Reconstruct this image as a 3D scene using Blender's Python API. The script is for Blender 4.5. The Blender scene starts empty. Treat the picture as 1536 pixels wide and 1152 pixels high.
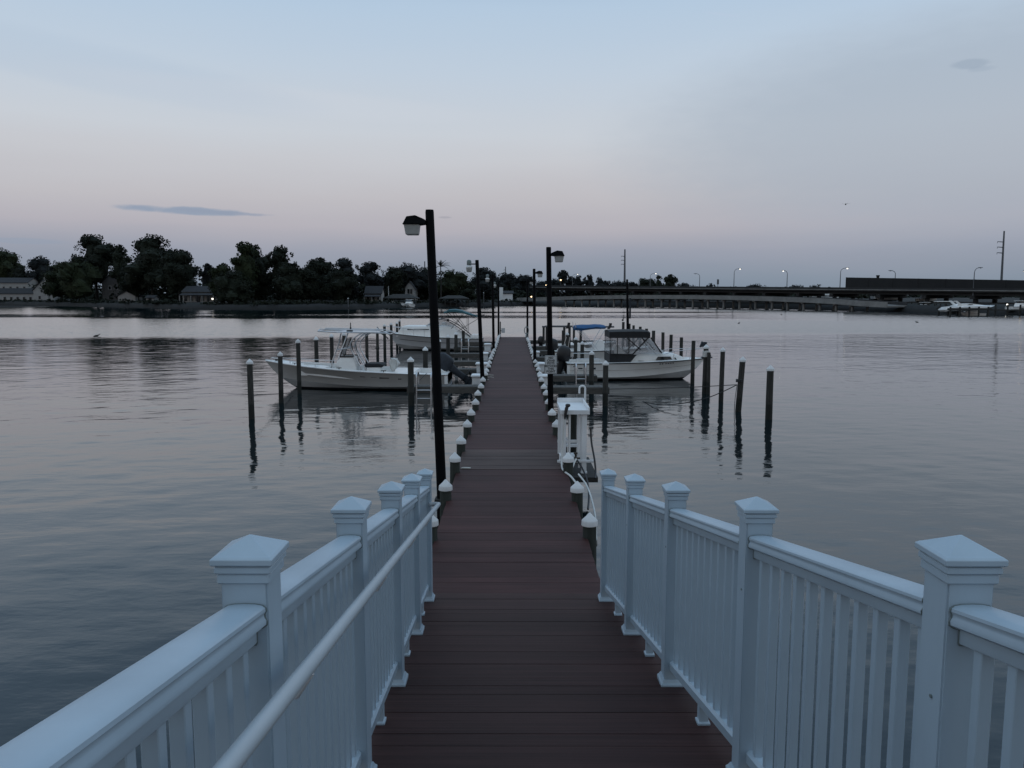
import bpy, bmesh, math, random
from mathutils import Vector, Matrix, noise as mnoise
R = math.radians
PI = math.pi
S = bpy.context.scene
COL = S.collection
random.seed(7)
V = Vector

# ------------------------------------------------------------------ camera model
PITCH = R(6.33); F = 1180.0; CZ = 3.37
cP, sP = math.cos(PITCH), math.sin(PITCH)
def ray(px, py):
    u = (px - 770.0) / F; v = (576.0 - py) / F
    return V((u, cP + v * sP, -sP + v * cP))
def at_y(px, py, Y):
    d = ray(px, py); return V((0, 0, CZ)) + d * (Y / d.y)
def at_z(px, py, z):
    d = ray(px, py); return V((0, 0, CZ)) + d * ((z - CZ) / d.z)

# ------------------------------------------------------------------ materials
def lin(r, g, b):
    f = lambda c: (c / 255.0 / 12.92) if c / 255.0 <= 0.04045 else ((c / 255.0 + 0.055) / 1.055) ** 2.4
    return (f(r), f(g), f(b))
def node(nt, typ, **kw):
    n = nt.nodes.new(typ)
    for k, v in kw.items():
        if k.startswith('i_'):
            n.inputs[int(k[2:]) if k[2:].isdigit() else k[2:].replace('_', ' ')].default_value = v
        else:
            setattr(n, k, v)
    return n
def mat(name, col, rough=0.6, var=0.25, scale=4.0, stretch=(1, 1, 1), bump=0.0, bscale=None, metal=0.0,
        rnd=0.0, spec=0.5, emit=None, estr=1.0, coat=0.0):
    m = bpy.data.materials.new(name); m.use_nodes = True
    nt = m.node_tree; nt.nodes.clear()
    out = node(nt, 'ShaderNodeOutputMaterial'); p = node(nt, 'ShaderNodeBsdfPrincipled')
    nt.links.new(p.outputs[0], out.inputs[0])
    p.inputs['Roughness'].default_value = rough; p.inputs['Metallic'].default_value = metal
    p.inputs['Specular IOR Level'].default_value = spec; p.inputs['Coat Weight'].default_value = coat
    tc = node(nt, 'ShaderNodeTexCoord'); mp = node(nt, 'ShaderNodeMapping')
    mp.inputs['Scale'].default_value = stretch
    nt.links.new(tc.outputs['Object'], mp.inputs['Vector'])
    nz = node(nt, 'ShaderNodeTexNoise'); nz.inputs['Scale'].default_value = scale
    nz.inputs['Detail'].default_value = 6.0; nz.inputs['Roughness'].default_value = 0.65
    nt.links.new(mp.outputs[0], nz.inputs['Vector'])
    mr = node(nt, 'ShaderNodeMapRange'); mr.inputs[1].default_value = 0.3; mr.inputs[2].default_value = 0.7
    mr.inputs[3].default_value = 1 - var; mr.inputs[4].default_value = 1 + var
    nt.links.new(nz.outputs['Fac'], mr.inputs[0])
    fac = mr.outputs[0]
    if rnd:
        oi = node(nt, 'ShaderNodeObjectInfo'); m2 = node(nt, 'ShaderNodeMapRange')
        m2.inputs[3].default_value = 1 - rnd; m2.inputs[4].default_value = 1 + rnd
        nt.links.new(oi.outputs['Random'], m2.inputs[0])
        mm = node(nt, 'ShaderNodeMath', operation='MULTIPLY')
        nt.links.new(fac, mm.inputs[0]); nt.links.new(m2.outputs[0], mm.inputs[1]); fac = mm.outputs[0]
    vm = node(nt, 'ShaderNodeVectorMath', operation='SCALE'); vm.inputs[0].default_value = col
    nt.links.new(fac, vm.inputs['Scale'])
    nt.links.new(vm.outputs[0], p.inputs['Base Color'])
    if bump:
        bn = node(nt, 'ShaderNodeBump'); bn.inputs['Strength'].default_value = 1.0
        bn.inputs['Distance'].default_value = bump
        src = nz
        if bscale:
            src = node(nt, 'ShaderNodeTexNoise'); src.inputs['Scale'].default_value = bscale
            src.inputs['Detail'].default_value = 4.0
            nt.links.new(mp.outputs[0], src.inputs['Vector'])
        nt.links.new(src.outputs['Fac'], bn.inputs['Height']); nt.links.new(bn.outputs[0], p.inputs['Normal'])
    if emit:
        p.inputs['Emission Color'].default_value = (*emit, 1); p.inputs['Emission Strength'].default_value = estr
    m['col_node'] = vm.name
    return m
def zband(m, zcut, col, soft=0.06):
    """a second colour below a height of the object: tide stain, antifouling paint"""
    nt = m.node_tree; vm = nt.nodes[m['col_node']]
    p = [n for n in nt.nodes if n.type == 'BSDF_PRINCIPLED'][0]
    tc = node(nt, 'ShaderNodeTexCoord'); sx = node(nt, 'ShaderNodeSeparateXYZ')
    nt.links.new(tc.outputs['Object'], sx.inputs[0])
    nz = node(nt, 'ShaderNodeTexNoise'); nz.inputs['Scale'].default_value = 5.0
    nt.links.new(tc.outputs['Object'], nz.inputs['Vector'])
    ad = node(nt, 'ShaderNodeMath', operation='MULTIPLY_ADD'); ad.inputs[1].default_value = soft * 2
    nt.links.new(nz.outputs['Fac'], ad.inputs[0]); nt.links.new(sx.outputs['Z'], ad.inputs[2])
    mr = node(nt, 'ShaderNodeMapRange'); mr.inputs[1].default_value = zcut + soft * .5; mr.inputs[2].default_value = zcut + soft * 1.5
    nt.links.new(ad.outputs[0], mr.inputs[0])
    mx = node(nt, 'ShaderNodeMix', data_type='RGBA'); mx.inputs[6].default_value = (*col, 1)
    nt.links.new(mr.outputs[0], mx.inputs[0]); nt.links.new(vm.outputs[0], mx.inputs[7])
    nt.links.new(mx.outputs[2], p.inputs['Base Color'])
    return m

M = {}
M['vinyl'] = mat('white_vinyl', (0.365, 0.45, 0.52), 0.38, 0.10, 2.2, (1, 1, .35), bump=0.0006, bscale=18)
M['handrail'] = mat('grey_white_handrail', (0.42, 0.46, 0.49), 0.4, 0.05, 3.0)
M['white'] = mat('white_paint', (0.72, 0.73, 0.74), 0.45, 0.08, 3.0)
M['cap'] = mat('white_plastic_cap', (0.60, 0.60, 0.60), 0.5, 0.10, 6.0, rnd=0.08)
M['gel'] = mat('white_gelcoat', (0.80, 0.79, 0.77), 0.28, 0.06, 2.0)
M['gelgrey'] = mat('grey_hull_paint', (0.36, 0.345, 0.33), 0.3, 0.07, 1.4)
M['gelpale'] = mat('pale_hull_paint', (0.45, 0.45, 0.46), 0.3, 0.07, 1.4)
M['bottom'] = zband(mat('white_bottom_paint', (0.55, 0.56, 0.57), 0.4, 0.1, 2.0), 0.07, (0.012, 0.012, 0.014), 0.01)
M['black'] = mat('black_plastic', (0.012, 0.012, 0.014), 0.45, 0.2, 5.0)
M['canvas'] = mat('black_canvas', (0.009, 0.009, 0.011), 0.8, 0.25, 6.0, bump=0.004, bscale=9)
M['bluecanvas'] = mat('blue_canvas', (0.011, 0.075, 0.20), 0.75, 0.25, 6.0, bump=0.01, bscale=7)
M['tealcanvas'] = mat('teal_canvas', (0.03, 0.115, 0.14), 0.75, 0.2, 6.0, bump=0.01, bscale=6)
M['cover'] = mat('slate_cover', (0.020, 0.026, 0.036), 0.7, 0.3, 5.0, bump=0.012, bscale=7)
M['alu'] = mat('brushed_aluminium', (0.55, 0.56, 0.58), 0.3, 0.1, 6.0, metal=0.85)
M['pvc'] = mat('white_pipe', (0.72, 0.72, 0.72), 0.4, 0.08, 5.0)
M['lampblack'] = mat('black_painted_pole', (0.004, 0.004, 0.005), 0.7, 0.25, 3.0, spec=0.08)
M['lampglass'] = mat('frosted_lens', (0.33, 0.33, 0.32), 0.35, 0.12, 8.0)
M['zinc'] = mat('weathered_zinc', (0.16, 0.19, 0.19), 0.55, 0.2, 8.0)
M['sign'] = mat('grey_white_sign', (0.50, 0.52, 0.53), 0.5, 0.08, 4.0)
M['rope'] = mat('dark_rope', (0.03, 0.03, 0.032), 0.9, 0.3, 30.0)
M['hose'] = mat('white_hose', (0.55, 0.55, 0.53), 0.5, 0.1, 8.0)
M['rust'] = mat('dark_brass', (0.06, 0.05, 0.04), 0.5, 0.3, 9.0, metal=0.4)
M['pilewood'] = zband(mat('weathered_pile_wood', (0.034, 0.033, 0.030), 0.85, 0.45, 5.0, (6, 6, 0.8), bump=0.006, rnd=0.2),
                      0.42, (0.010, 0.012, 0.010))
M['pierpile'] = zband(mat('treated_pile_wood', (0.026, 0.031, 0.026), 0.85, 0.35, 5.0, (6, 6, 0.8), bump=0.006, rnd=0.2),
                      0.3, (0.010, 0.012, 0.010))
M['finger'] = mat('grey_dock_timber', (0.075, 0.070, 0.064), 0.85, 0.35, 3.0, (1.2, 7, 7), bump=0.004)
M['beam'] = mat('dark_dock_beam', (0.028, 0.027, 0.025), 0.85, 0.3, 3.0, (1.2, 7, 7), bump=0.004)
M['concrete'] = mat('bridge_concrete', (0.19, 0.185, 0.178), 0.85, 0.25, 0.5, bump=0.02)
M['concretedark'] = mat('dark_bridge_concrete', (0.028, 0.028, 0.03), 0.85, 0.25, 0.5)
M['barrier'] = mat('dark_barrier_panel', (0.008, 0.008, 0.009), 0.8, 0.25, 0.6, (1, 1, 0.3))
M['siding'] = mat('pale_siding', (0.30, 0.29, 0.28), 0.7, 0.12, 1.0)
M['sidinggrey'] = mat('grey_siding', (0.14, 0.135, 0.135), 0.7, 0.12, 1.0)
M['roof'] = mat('dark_shingle_roof', (0.02, 0.02, 0.023), 0.85, 0.3, 2.0)
M['brownroof'] = mat('brown_roof', (0.025, 0.024, 0.022), 0.85, 0.3, 2.0)
M['glass'] = mat('dark_window_glass', (0.008, 0.009, 0.011), 0.12, 0.1, 2.0)
M['bark'] = mat('bark', (0.018, 0.016, 0.014), 0.9, 0.3, 3.0, (4, 4, 1))
M['steel'] = mat('grey_steel_pole', (0.09, 0.095, 0.105), 0.5, 0.15, 2.0)
M['lit'] = mat('lit_lamp', (0.8, 0.8, 0.75), 0.4, 0.0, 1.0, emit=(1.0, 0.93, 0.80), estr=2.5)
M['litwarm'] = mat('lit_warm_lamp', (0.8, 0.7, 0.5), 0.4, 0.0, 1.0, emit=(1.0, 0.70, 0.38), estr=3.0)
M['bird'] = mat('dark_feathers', (0.02, 0.018, 0.017), 0.8, 0.3, 9.0)
M['litter'] = mat('pale_litter', (0.45, 0.44, 0.40), 0.7, 0.2, 20.0)
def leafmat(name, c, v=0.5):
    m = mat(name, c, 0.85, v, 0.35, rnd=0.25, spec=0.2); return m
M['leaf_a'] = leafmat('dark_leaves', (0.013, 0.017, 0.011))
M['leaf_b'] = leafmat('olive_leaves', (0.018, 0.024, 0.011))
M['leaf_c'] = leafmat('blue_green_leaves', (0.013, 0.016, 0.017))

def deck_mat(name, base, pitch, zslope=0.0, var=0.17):
    """composite boards: each board its own tint, with worn streaks along it"""
    m = bpy.data.materials.new(name); m.use_nodes = True
    nt = m.node_tree; nt.nodes.clear()
    out = node(nt, 'ShaderNodeOutputMaterial'); p = node(nt, 'ShaderNodeBsdfPrincipled')
    nt.links.new(p.outputs[0], out.inputs[0]); p.inputs['Roughness'].default_value = 0.62
    p.inputs['Specular IOR Level'].default_value = 0.15
    g = node(nt, 'ShaderNodeNewGeometry'); sx = node(nt, 'ShaderNodeSeparateXYZ'); nt.links.new(g.outputs['Position'], sx.inputs[0])
    dv = node(nt, 'ShaderNodeMath', operation='DIVIDE'); dv.inputs[1].default_value = pitch
    nt.links.new(sx.outputs['Y'], dv.inputs[0])
    fl = node(nt, 'ShaderNodeMath', operation='FLOOR'); nt.links.new(dv.outputs[0], fl.inputs[0])
    wn = node(nt, 'ShaderNodeTexWhiteNoise', noise_dimensions='1D'); nt.links.new(fl.outputs[0], wn.inputs['W'])
    cb = node(nt, 'ShaderNodeCombineXYZ')
    s1 = node(nt, 'ShaderNodeMath', operation='MULTIPLY'); s1.inputs[1].default_value = 1.1
    s2 = node(nt, 'ShaderNodeMath', operation='MULTIPLY'); s2.inputs[1].default_value = 55.0
    nt.links.new(sx.outputs['X'], s1.inputs[0]); nt.links.new(sx.outputs['Y'], s2.inputs[0])
    nt.links.new(s1.outputs[0], cb.inputs[0]); nt.links.new(s2.outputs[0], cb.inputs[1])
    nt.links.new(wn.outputs[0], cb.inputs[2])
    n1 = node(nt, 'ShaderNodeTexNoise'); n1.inputs['Scale'].default_value = 1.0; n1.inputs['Detail'].default_value = 5.0
    nt.links.new(cb.outputs[0], n1.inputs['Vector'])
    n2 = node(nt, 'ShaderNodeTexNoise'); n2.inputs['Scale'].default_value = 0.7; n2.inputs['Detail'].default_value = 5.0
    nt.links.new(g.outputs['Position'], n2.inputs['Vector'])
    a = node(nt, 'ShaderNodeMapRange'); a.inputs[3].default_value = 1 - var; a.inputs[4].default_value = 1 + var
    nt.links.new(wn.outputs[0], a.inputs[0])
    b = node(nt, 'ShaderNodeMapRange'); b.inputs[1].default_value = .3; b.inputs[2].default_value = .7
    b.inputs[3].default_value = 0.68; b.inputs[4].default_value = 1.32
    nt.links.new(n1.outputs['Fac'], b.inputs[0])
    c = node(nt, 'ShaderNodeMapRange'); c.inputs[1].default_value = .3; c.inputs[2].default_value = .7
    c.inputs[3].default_value = 0.75; c.inputs[4].default_value = 1.25
    nt.links.new(n2.outputs['Fac'], c.inputs[0])
    m1 = node(nt, 'ShaderNodeMath', operation='MULTIPLY'); nt.links.new(a.outputs[0], m1.inputs[0]); nt.links.new(b.outputs[0], m1.inputs[1])
    m2 = node(nt, 'ShaderNodeMath', operation='MULTIPLY'); nt.links.new(m1.outputs[0], m2.inputs[0]); nt.links.new(c.outputs[0], m2.inputs[1])
    vm = node(nt, 'ShaderNodeVectorMath', operation='SCALE'); vm.inputs[0].default_value = base
    nt.links.new(m2.outputs[0], vm.inputs['Scale']); nt.links.new(vm.outputs[0], p.inputs['Base Color'])
    bn = node(nt, 'ShaderNodeBump'); bn.inputs['Distance'].default_value = 0.002; bn.inputs['Strength'].default_value = .7
    nt.links.new(n1.outputs['Fac'], bn.inputs['Height']); nt.links.new(bn.outputs[0], p.inputs['Normal'])
    return m
BP = 0.1445
M['deck'] = deck_mat('red_brown_decking', (0.050, 0.0212, 0.0195), BP)
M['deckramp'] = deck_mat('dark_gangway_decking', (0.041, 0.0185, 0.0170), BP)
M['deckgrey'] = deck_mat('grey_decking', (0.074, 0.048, 0.042), BP)

def clear_vinyl():
    m = bpy.data.materials.new('clear_vinyl_window'); m.use_nodes = True
    nt = m.node_tree; p = nt.nodes['Principled BSDF']
    p.inputs['Base Color'].default_value = (0.30, 0.31, 0.33, 1); p.inputs['Roughness'].default_value = 0.12
    nz = node(nt, 'ShaderNodeTexNoise'); nz.inputs['Scale'].default_value = 3.0
    mr = node(nt, 'ShaderNodeMapRange'); mr.inputs[3].default_value = 0.25; mr.inputs[4].default_value = 0.7
    nt.links.new(nz.outputs['Fac'], mr.inputs[0]); nt.links.new(mr.outputs[0], p.inputs['Alpha'])
    return m
M['vinylglass'] = clear_vinyl()

# ------------------------------------------------------------------ mesh builder
def worldloc(o):
    l = V((0, 0, 0))
    while o is not None:
        l += o.location; o = o.parent
    return l
class MB:
    def __init__(s): s.v = []; s.f = []
    def add(s, vs, fs):
        n = len(s.v); s.v += [V(p) for p in vs]; s.f += [tuple(i + n for i in q) for q in fs]; return s
    def box(s, c, d, m=None):
        x, y, z = d[0] / 2, d[1] / 2, d[2] / 2
        vs = [V((a, b, e)) for e in (-z, z) for b in (-y, y) for a in (-x, x)]
        if m is not None: vs = [m @ p for p in vs]
        c = V(c)
        return s.add([p + c for p in vs], [(0, 2, 3, 1), (4, 5, 7, 6), (0, 1, 5, 4), (1, 3, 7, 5), (3, 2, 6, 7), (2, 0, 4, 6)])
    def bx(s, a, b):
        return s.box([(a[i] + b[i]) / 2 for i in range(3)], [abs(b[i] - a[i]) for i in range(3)])
    def bar(s, a, b, w, h):
        a, b = V(a), V(b); d = (b - a); L = d.length; d.normalize()
        side = d.cross(V((0, 0, 1)))
        if side.length < 1e-4: side = V((1, 0, 0))
        side.normalize(); up = side.cross(d)
        vs = []
        for p in (a, b):
            for i, j in ((-1, -1), (1, -1), (1, 1), (-1, 1)): vs.append(p + side * (i * w / 2) + up * (j * h / 2))
        return s.add(vs, [(0, 3, 2, 1), (4, 5, 6, 7), (0, 1, 5, 4), (1, 2, 6, 5), (2, 3, 7, 6), (3, 0, 4, 7)])
    def loft(s, rings, cap=True, closed=True):
        n = len(rings[0]); vs = [p for r in rings for p in r]; fs = []
        for i in range(len(rings) - 1):
            for j in range(n if closed else n - 1):
                k = (j + 1) % n
                fs.append((i * n + j, i * n + k, (i + 1) * n + k, (i + 1) * n + j))
        if cap and closed:
            fs.append(tuple(range(n - 1, -1, -1))); fs.append(tuple((len(rings) - 1) * n + j for j in range(n)))
        return s.add(vs, fs)
    def tube(s, pts, r, n=8):
        pts = [V(p) for p in pts]; rs = r if isinstance(r, (list, tuple)) else [r] * len(pts)
        rings = []; prev = None
        for i, p in enumerate(pts):
            a = pts[max(0, i - 1)]; b = pts[min(len(pts) - 1, i + 1)]
            t = (b - a); t.normalize()
            if prev is None:
                u = t.cross(V((0, 0, 1)))
                if u.length < 0.05: u = t.cross(V((1, 0, 0)))
            else:
                u = prev - t * prev.dot(t)
            u.normalize(); prev = u; w = t.cross(u)
            rings.append([p + (u * math.cos(2 * PI * k / n) + w * math.sin(2 * PI * k / n)) * rs[i] for k in range(n)])
        return s.loft(rings)
    def lathe(s, prof, c=(0, 0, 0), n=14):
        c = V(c)
        rings = [[c + V((r * math.cos(2 * PI * k / n), r * math.sin(2 * PI * k / n), z)) for k in range(n)] for r, z in prof]
        return s.loft(rings)
    def prism(s, poly, y0, y1, k=1.0):
        """x-z outline pushed along y; k scales the far ends toward the outline centre"""
        return s.loft([[V((x, y0, z)) for x, z in poly], [V((x, y1, z)) for x, z in poly]])
    def grid(s, rows): return s.loft(rows, cap=False, closed=False)
    def xf(s, m): s.v = [m @ p for p in s.v]; return s
    def build(s, name, m, parent=None, loc=None, local=False, bevel=0.0, smooth=None, seg=1):
        off = V((0, 0, 0))
        if parent is not None:
            if not local: off = worldloc(parent)
        elif loc is not None: off = V(loc)
        me = bpy.data.meshes.new(name)
        me.from_pydata([p - off for p in s.v] if not (local and parent is None) else s.v, [], s.f)
        bm = bmesh.new(); bm.from_mesh(me)
        bmesh.ops.recalc_face_normals(bm, faces=bm.faces)
        if bevel: bmesh.ops.bevel(bm, geom=list(bm.edges), offset=bevel, segments=seg, affect='EDGES', clamp_overlap=True)
        bm.to_mesh(me); bm.free()
        for x in (m if isinstance(m, (list, tuple)) else [m]): me.materials.append(M[x] if isinstance(x, str) else x)
        if smooth is not None:
            for q in me.polygons: q.use_smooth = True
            me.set_sharp_from_angle(angle=R(smooth))
        o = bpy.data.objects.new(name, me); COL.objects.link(o)
        if parent is not None: o.parent = parent
        elif loc is not None: o.location = V(loc)
        return o
def tag(o, label=None, cat=None, group=None, kind=None):
    if label: o['label'] = label
    if cat: o['category'] = cat
    if group: o['group'] = group
    if kind: o['kind'] = kind
    return o
def thing(name, label, cat, loc=(0, 0, 0), rz=0.0, group=None):
    o = bpy.data.objects.new(name, None); COL.objects.link(o); o.empty_display_size = .2
    o.location = loc; o.rotation_euler = (0, 0, rz); return tag(o, label, cat, group)
def struct(o): o['kind'] = 'structure'; return o
ORD = ['first', 'second', 'third', 'fourth', 'fifth', 'sixth', 'seventh', 'eighth', 'ninth', 'tenth', 'eleventh', 'twelfth',
       'thirteenth', 'fourteenth', 'fifteenth', 'sixteenth', 'seventeenth', 'eighteenth', 'nineteenth', 'twentieth',
       'twenty-first', 'twenty-second', 'twenty-third', 'twenty-fourth', 'twenty-fifth', 'twenty-sixth', 'twenty-seventh',
       'twenty-eighth', 'twenty-ninth']
def arc(c, r, a0, a1, n, ax='xz'):
    pts = []
    for i in range(n + 1):
        a = R(a0 + (a1 - a0) * i / n); p = [c[0], c[1], c[2]]
        i0, i1 = 'xyz'.index(ax[0]), 'xyz'.index(ax[1])
        p[i0] += r * math.cos(a); p[i1] += r * math.sin(a); pts.append(V(p))
    return pts

# ------------------------------------------------------------------ sky
def world():
    w = bpy.data.worlds.new('World'); S.world = w; w.use_nodes = True
    nt = w.node_tree; nt.nodes.clear()
    out = node(nt, 'ShaderNodeOutputWorld'); bg = node(nt, 'ShaderNodeBackground'); nt.links.new(bg.outputs[0], out.inputs[0])
    tc = node(nt, 'ShaderNodeTexCoord'); sx = node(nt, 'ShaderNodeSeparateXYZ'); nt.links.new(tc.outputs['Generated'], sx.inputs[0])
    def math_(op, a, b=None, c=None):
        n = node(nt, 'ShaderNodeMath', operation=op)
        for i, q in enumerate((a, b, c)):
            if q is None: continue
            if isinstance(q, (int, float)): n.inputs[i].default_value = q
            else: nt.links.new(q, n.inputs[i])
        return n.outputs[0]
    x, y, z = sx.outputs[0], sx.outputs[1], sx.outputs[2]
    # thin high streaks of haze make the bands uneven
    mp = node(nt, 'ShaderNodeMapping'); mp.inputs['Scale'].default_value = (1.2, 1.2, 9.0); nt.links.new(tc.outputs['Generated'], mp.inputs[0])
    nz = node(nt, 'ShaderNodeTexNoise'); nz.inputs['Scale'].default_value = 2.2; nz.inputs['Detail'].default_value = 5; nt.links.new(mp.outputs[0], nz.inputs['Vector'])
    zz = math_('ADD', z, math_('MULTIPLY', math_('SUBTRACT', nz.outputs['Fac'], 0.5), 0.03))
    rp = node(nt, 'ShaderNodeValToRGB'); nt.links.new(zz, rp.inputs[0])
    stops = [(0.0, (124, 138, 154)), (0.021, (134, 146, 161)), (0.054, (154, 159, 173)), (0.085, (179, 176, 184)), (0.119, (190, 188, 193)),
             (0.16, (198, 200, 206)), (0.19, (200, 206, 214)), (0.26, (191, 205, 220)), (0.33, (180, 201, 222)), (0.41, (156, 183, 210)), (0.55, (144, 174, 205)),
             (0.75, (166, 197, 229)), (1.0, (178, 209, 240))]
    cr = rp.color_ramp
    cr.elements[0].position = stops[0][0]; cr.elements[0].color = (*lin(*stops[0][1]), 1)
    cr.elements[1].position = 1.0; cr.elements[1].color = (*lin(*stops[-1][1]), 1)
    for p, c in stops[1:-1]:
        e = cr.elements.new(p); e.color = (*lin(*c), 1)
    # the sky is brightest to both sides, a little less ahead and behind
    hl = math_('SQRT', math_('ADD', math_('MULTIPLY', x, x), math_('ADD', math_('MULTIPLY', y, y), 1e-4)))
    ca = math_('DIVIDE', math_('ADD', y, math_('MULTIPLY', x, 0.05)), hl)
    cm = math_('MULTIPLY_ADD', ca, 0.5, 0.5)
    tint = node(nt, 'ShaderNodeValToRGB'); nt.links.new(cm, tint.inputs[0]); te = tint.color_ramp
    te.elements[0].position = 0.0; te.elements[0].color = (.98, .90, .82, 1); te.elements[1].position = 1.0; te.elements[1].color = (1, 1, 1, 1)
    for p, c in ((.22, (1.12, 1.03, .93)), (.45, (1.45, 1.34, 1.20)), (.62, (1.25, 1.20, 1.13)), (.80, (1, 1, 1))):
        e = te.elements.new(p); e.color = (*c, 1)
    col = node(nt, 'ShaderNodeVectorMath', operation='MULTIPLY'); nt.links.new(rp.outputs[0], col.inputs[0]); nt.links.new(tint.outputs[0], col.inputs[1])
    cur = col.outputs[0]
    # small clouds, given by bearing and height above the horizon
    az = math_('ARCTAN2', x, y); el = math_('ARCSINE', z)
    cn = node(nt, 'ShaderNodeTexNoise'); cn.inputs['Scale'].default_value = 26.0; cn.inputs['Detail'].default_value = 6
    m2 = node(nt, 'ShaderNodeMapping'); m2.inputs['Scale'].default_value = (1, 1, 3.0); nt.links.new(tc.outputs['Generated'], m2.inputs[0]); nt.links.new(m2.outputs[0], cn.inputs['Vector'])
    for (px, py, hw, hh, tilt, c, amt) in ((285, 316, 95, 6, .012, (140, 155, 176), .85), (340, 319, 75, 3.0, .03, (146, 156, 175), .7), (1456, 96, 26, 6.5, 0.03, (128, 148, 170), .42), (1476, 103, 20, 4, 0.0, (136, 156, 178), .3),
                                     (30, 361, 60, 4, 0.0, (146, 158, 176), .5), (668, 326, 12, 2, 0, (158, 158, 168), .6), (1085, 22, 34, 2.2, .18, (186, 202, 222), .45),
                                     (1520, 180, 500, 150, -.02, (156, 170, 186), .56), (420, 150, 300, 20, .04, (204, 210, 219), .35), (120, 95, 300, 30, .1, (168, 188, 210), .22)):
        d = ray(px, py).normalized(); a0 = math.atan2(d.x, d.y); e0 = math.asin(d.z)
        da = math_('SUBTRACT', az, a0); de = math_('SUBTRACT', math_('SUBTRACT', el, e0), math_('MULTIPLY', da, -tilt))
        r2 = math_('ADD', math_('POWER', math_('ABSOLUTE', math_('DIVIDE', da, hw / F)), 2.0), math_('POWER', math_('ABSOLUTE', math_('DIVIDE', de, hh / F)), 2.0))
        q = math_('ADD', r2, math_('MULTIPLY', math_('SUBTRACT', cn.outputs['Fac'], 0.5), 2.2 if hw < 150 else .30))
        k = node(nt, 'ShaderNodeMapRange', interpolation_type='SMOOTHSTEP'); nt.links.new(q, k.inputs[0])
        k.inputs[1].default_value = 1.15 if hw < 150 else 1.35; k.inputs[2].default_value = 0.2; k.inputs[3].default_value = 0.0; k.inputs[4].default_value = amt
        mx = node(nt, 'ShaderNodeMix', data_type='RGBA'); nt.links.new(k.outputs[0], mx.inputs[0]); nt.links.new(cur, mx.inputs[6])
        mx.inputs[7].default_value = (*lin(*c), 1); cur = mx.outputs[2]
    nt.links.new(cur, bg.inputs[0]); bg.inputs[1].default_value = 1.0
world()
sun = bpy.data.lights.new('evening_sun', 'SUN'); sun.energy = 0.03; sun.angle = R(40); sun.color = (1.0, 0.9, 0.85)
so = bpy.data.objects.new('evening_sun', sun); COL.objects.link(so)
so.rotation_euler = V((0.55, 0.80, -0.30)).to_track_quat('-Z', 'Y').to_euler()   # the last glow, low behind the camera

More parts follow.
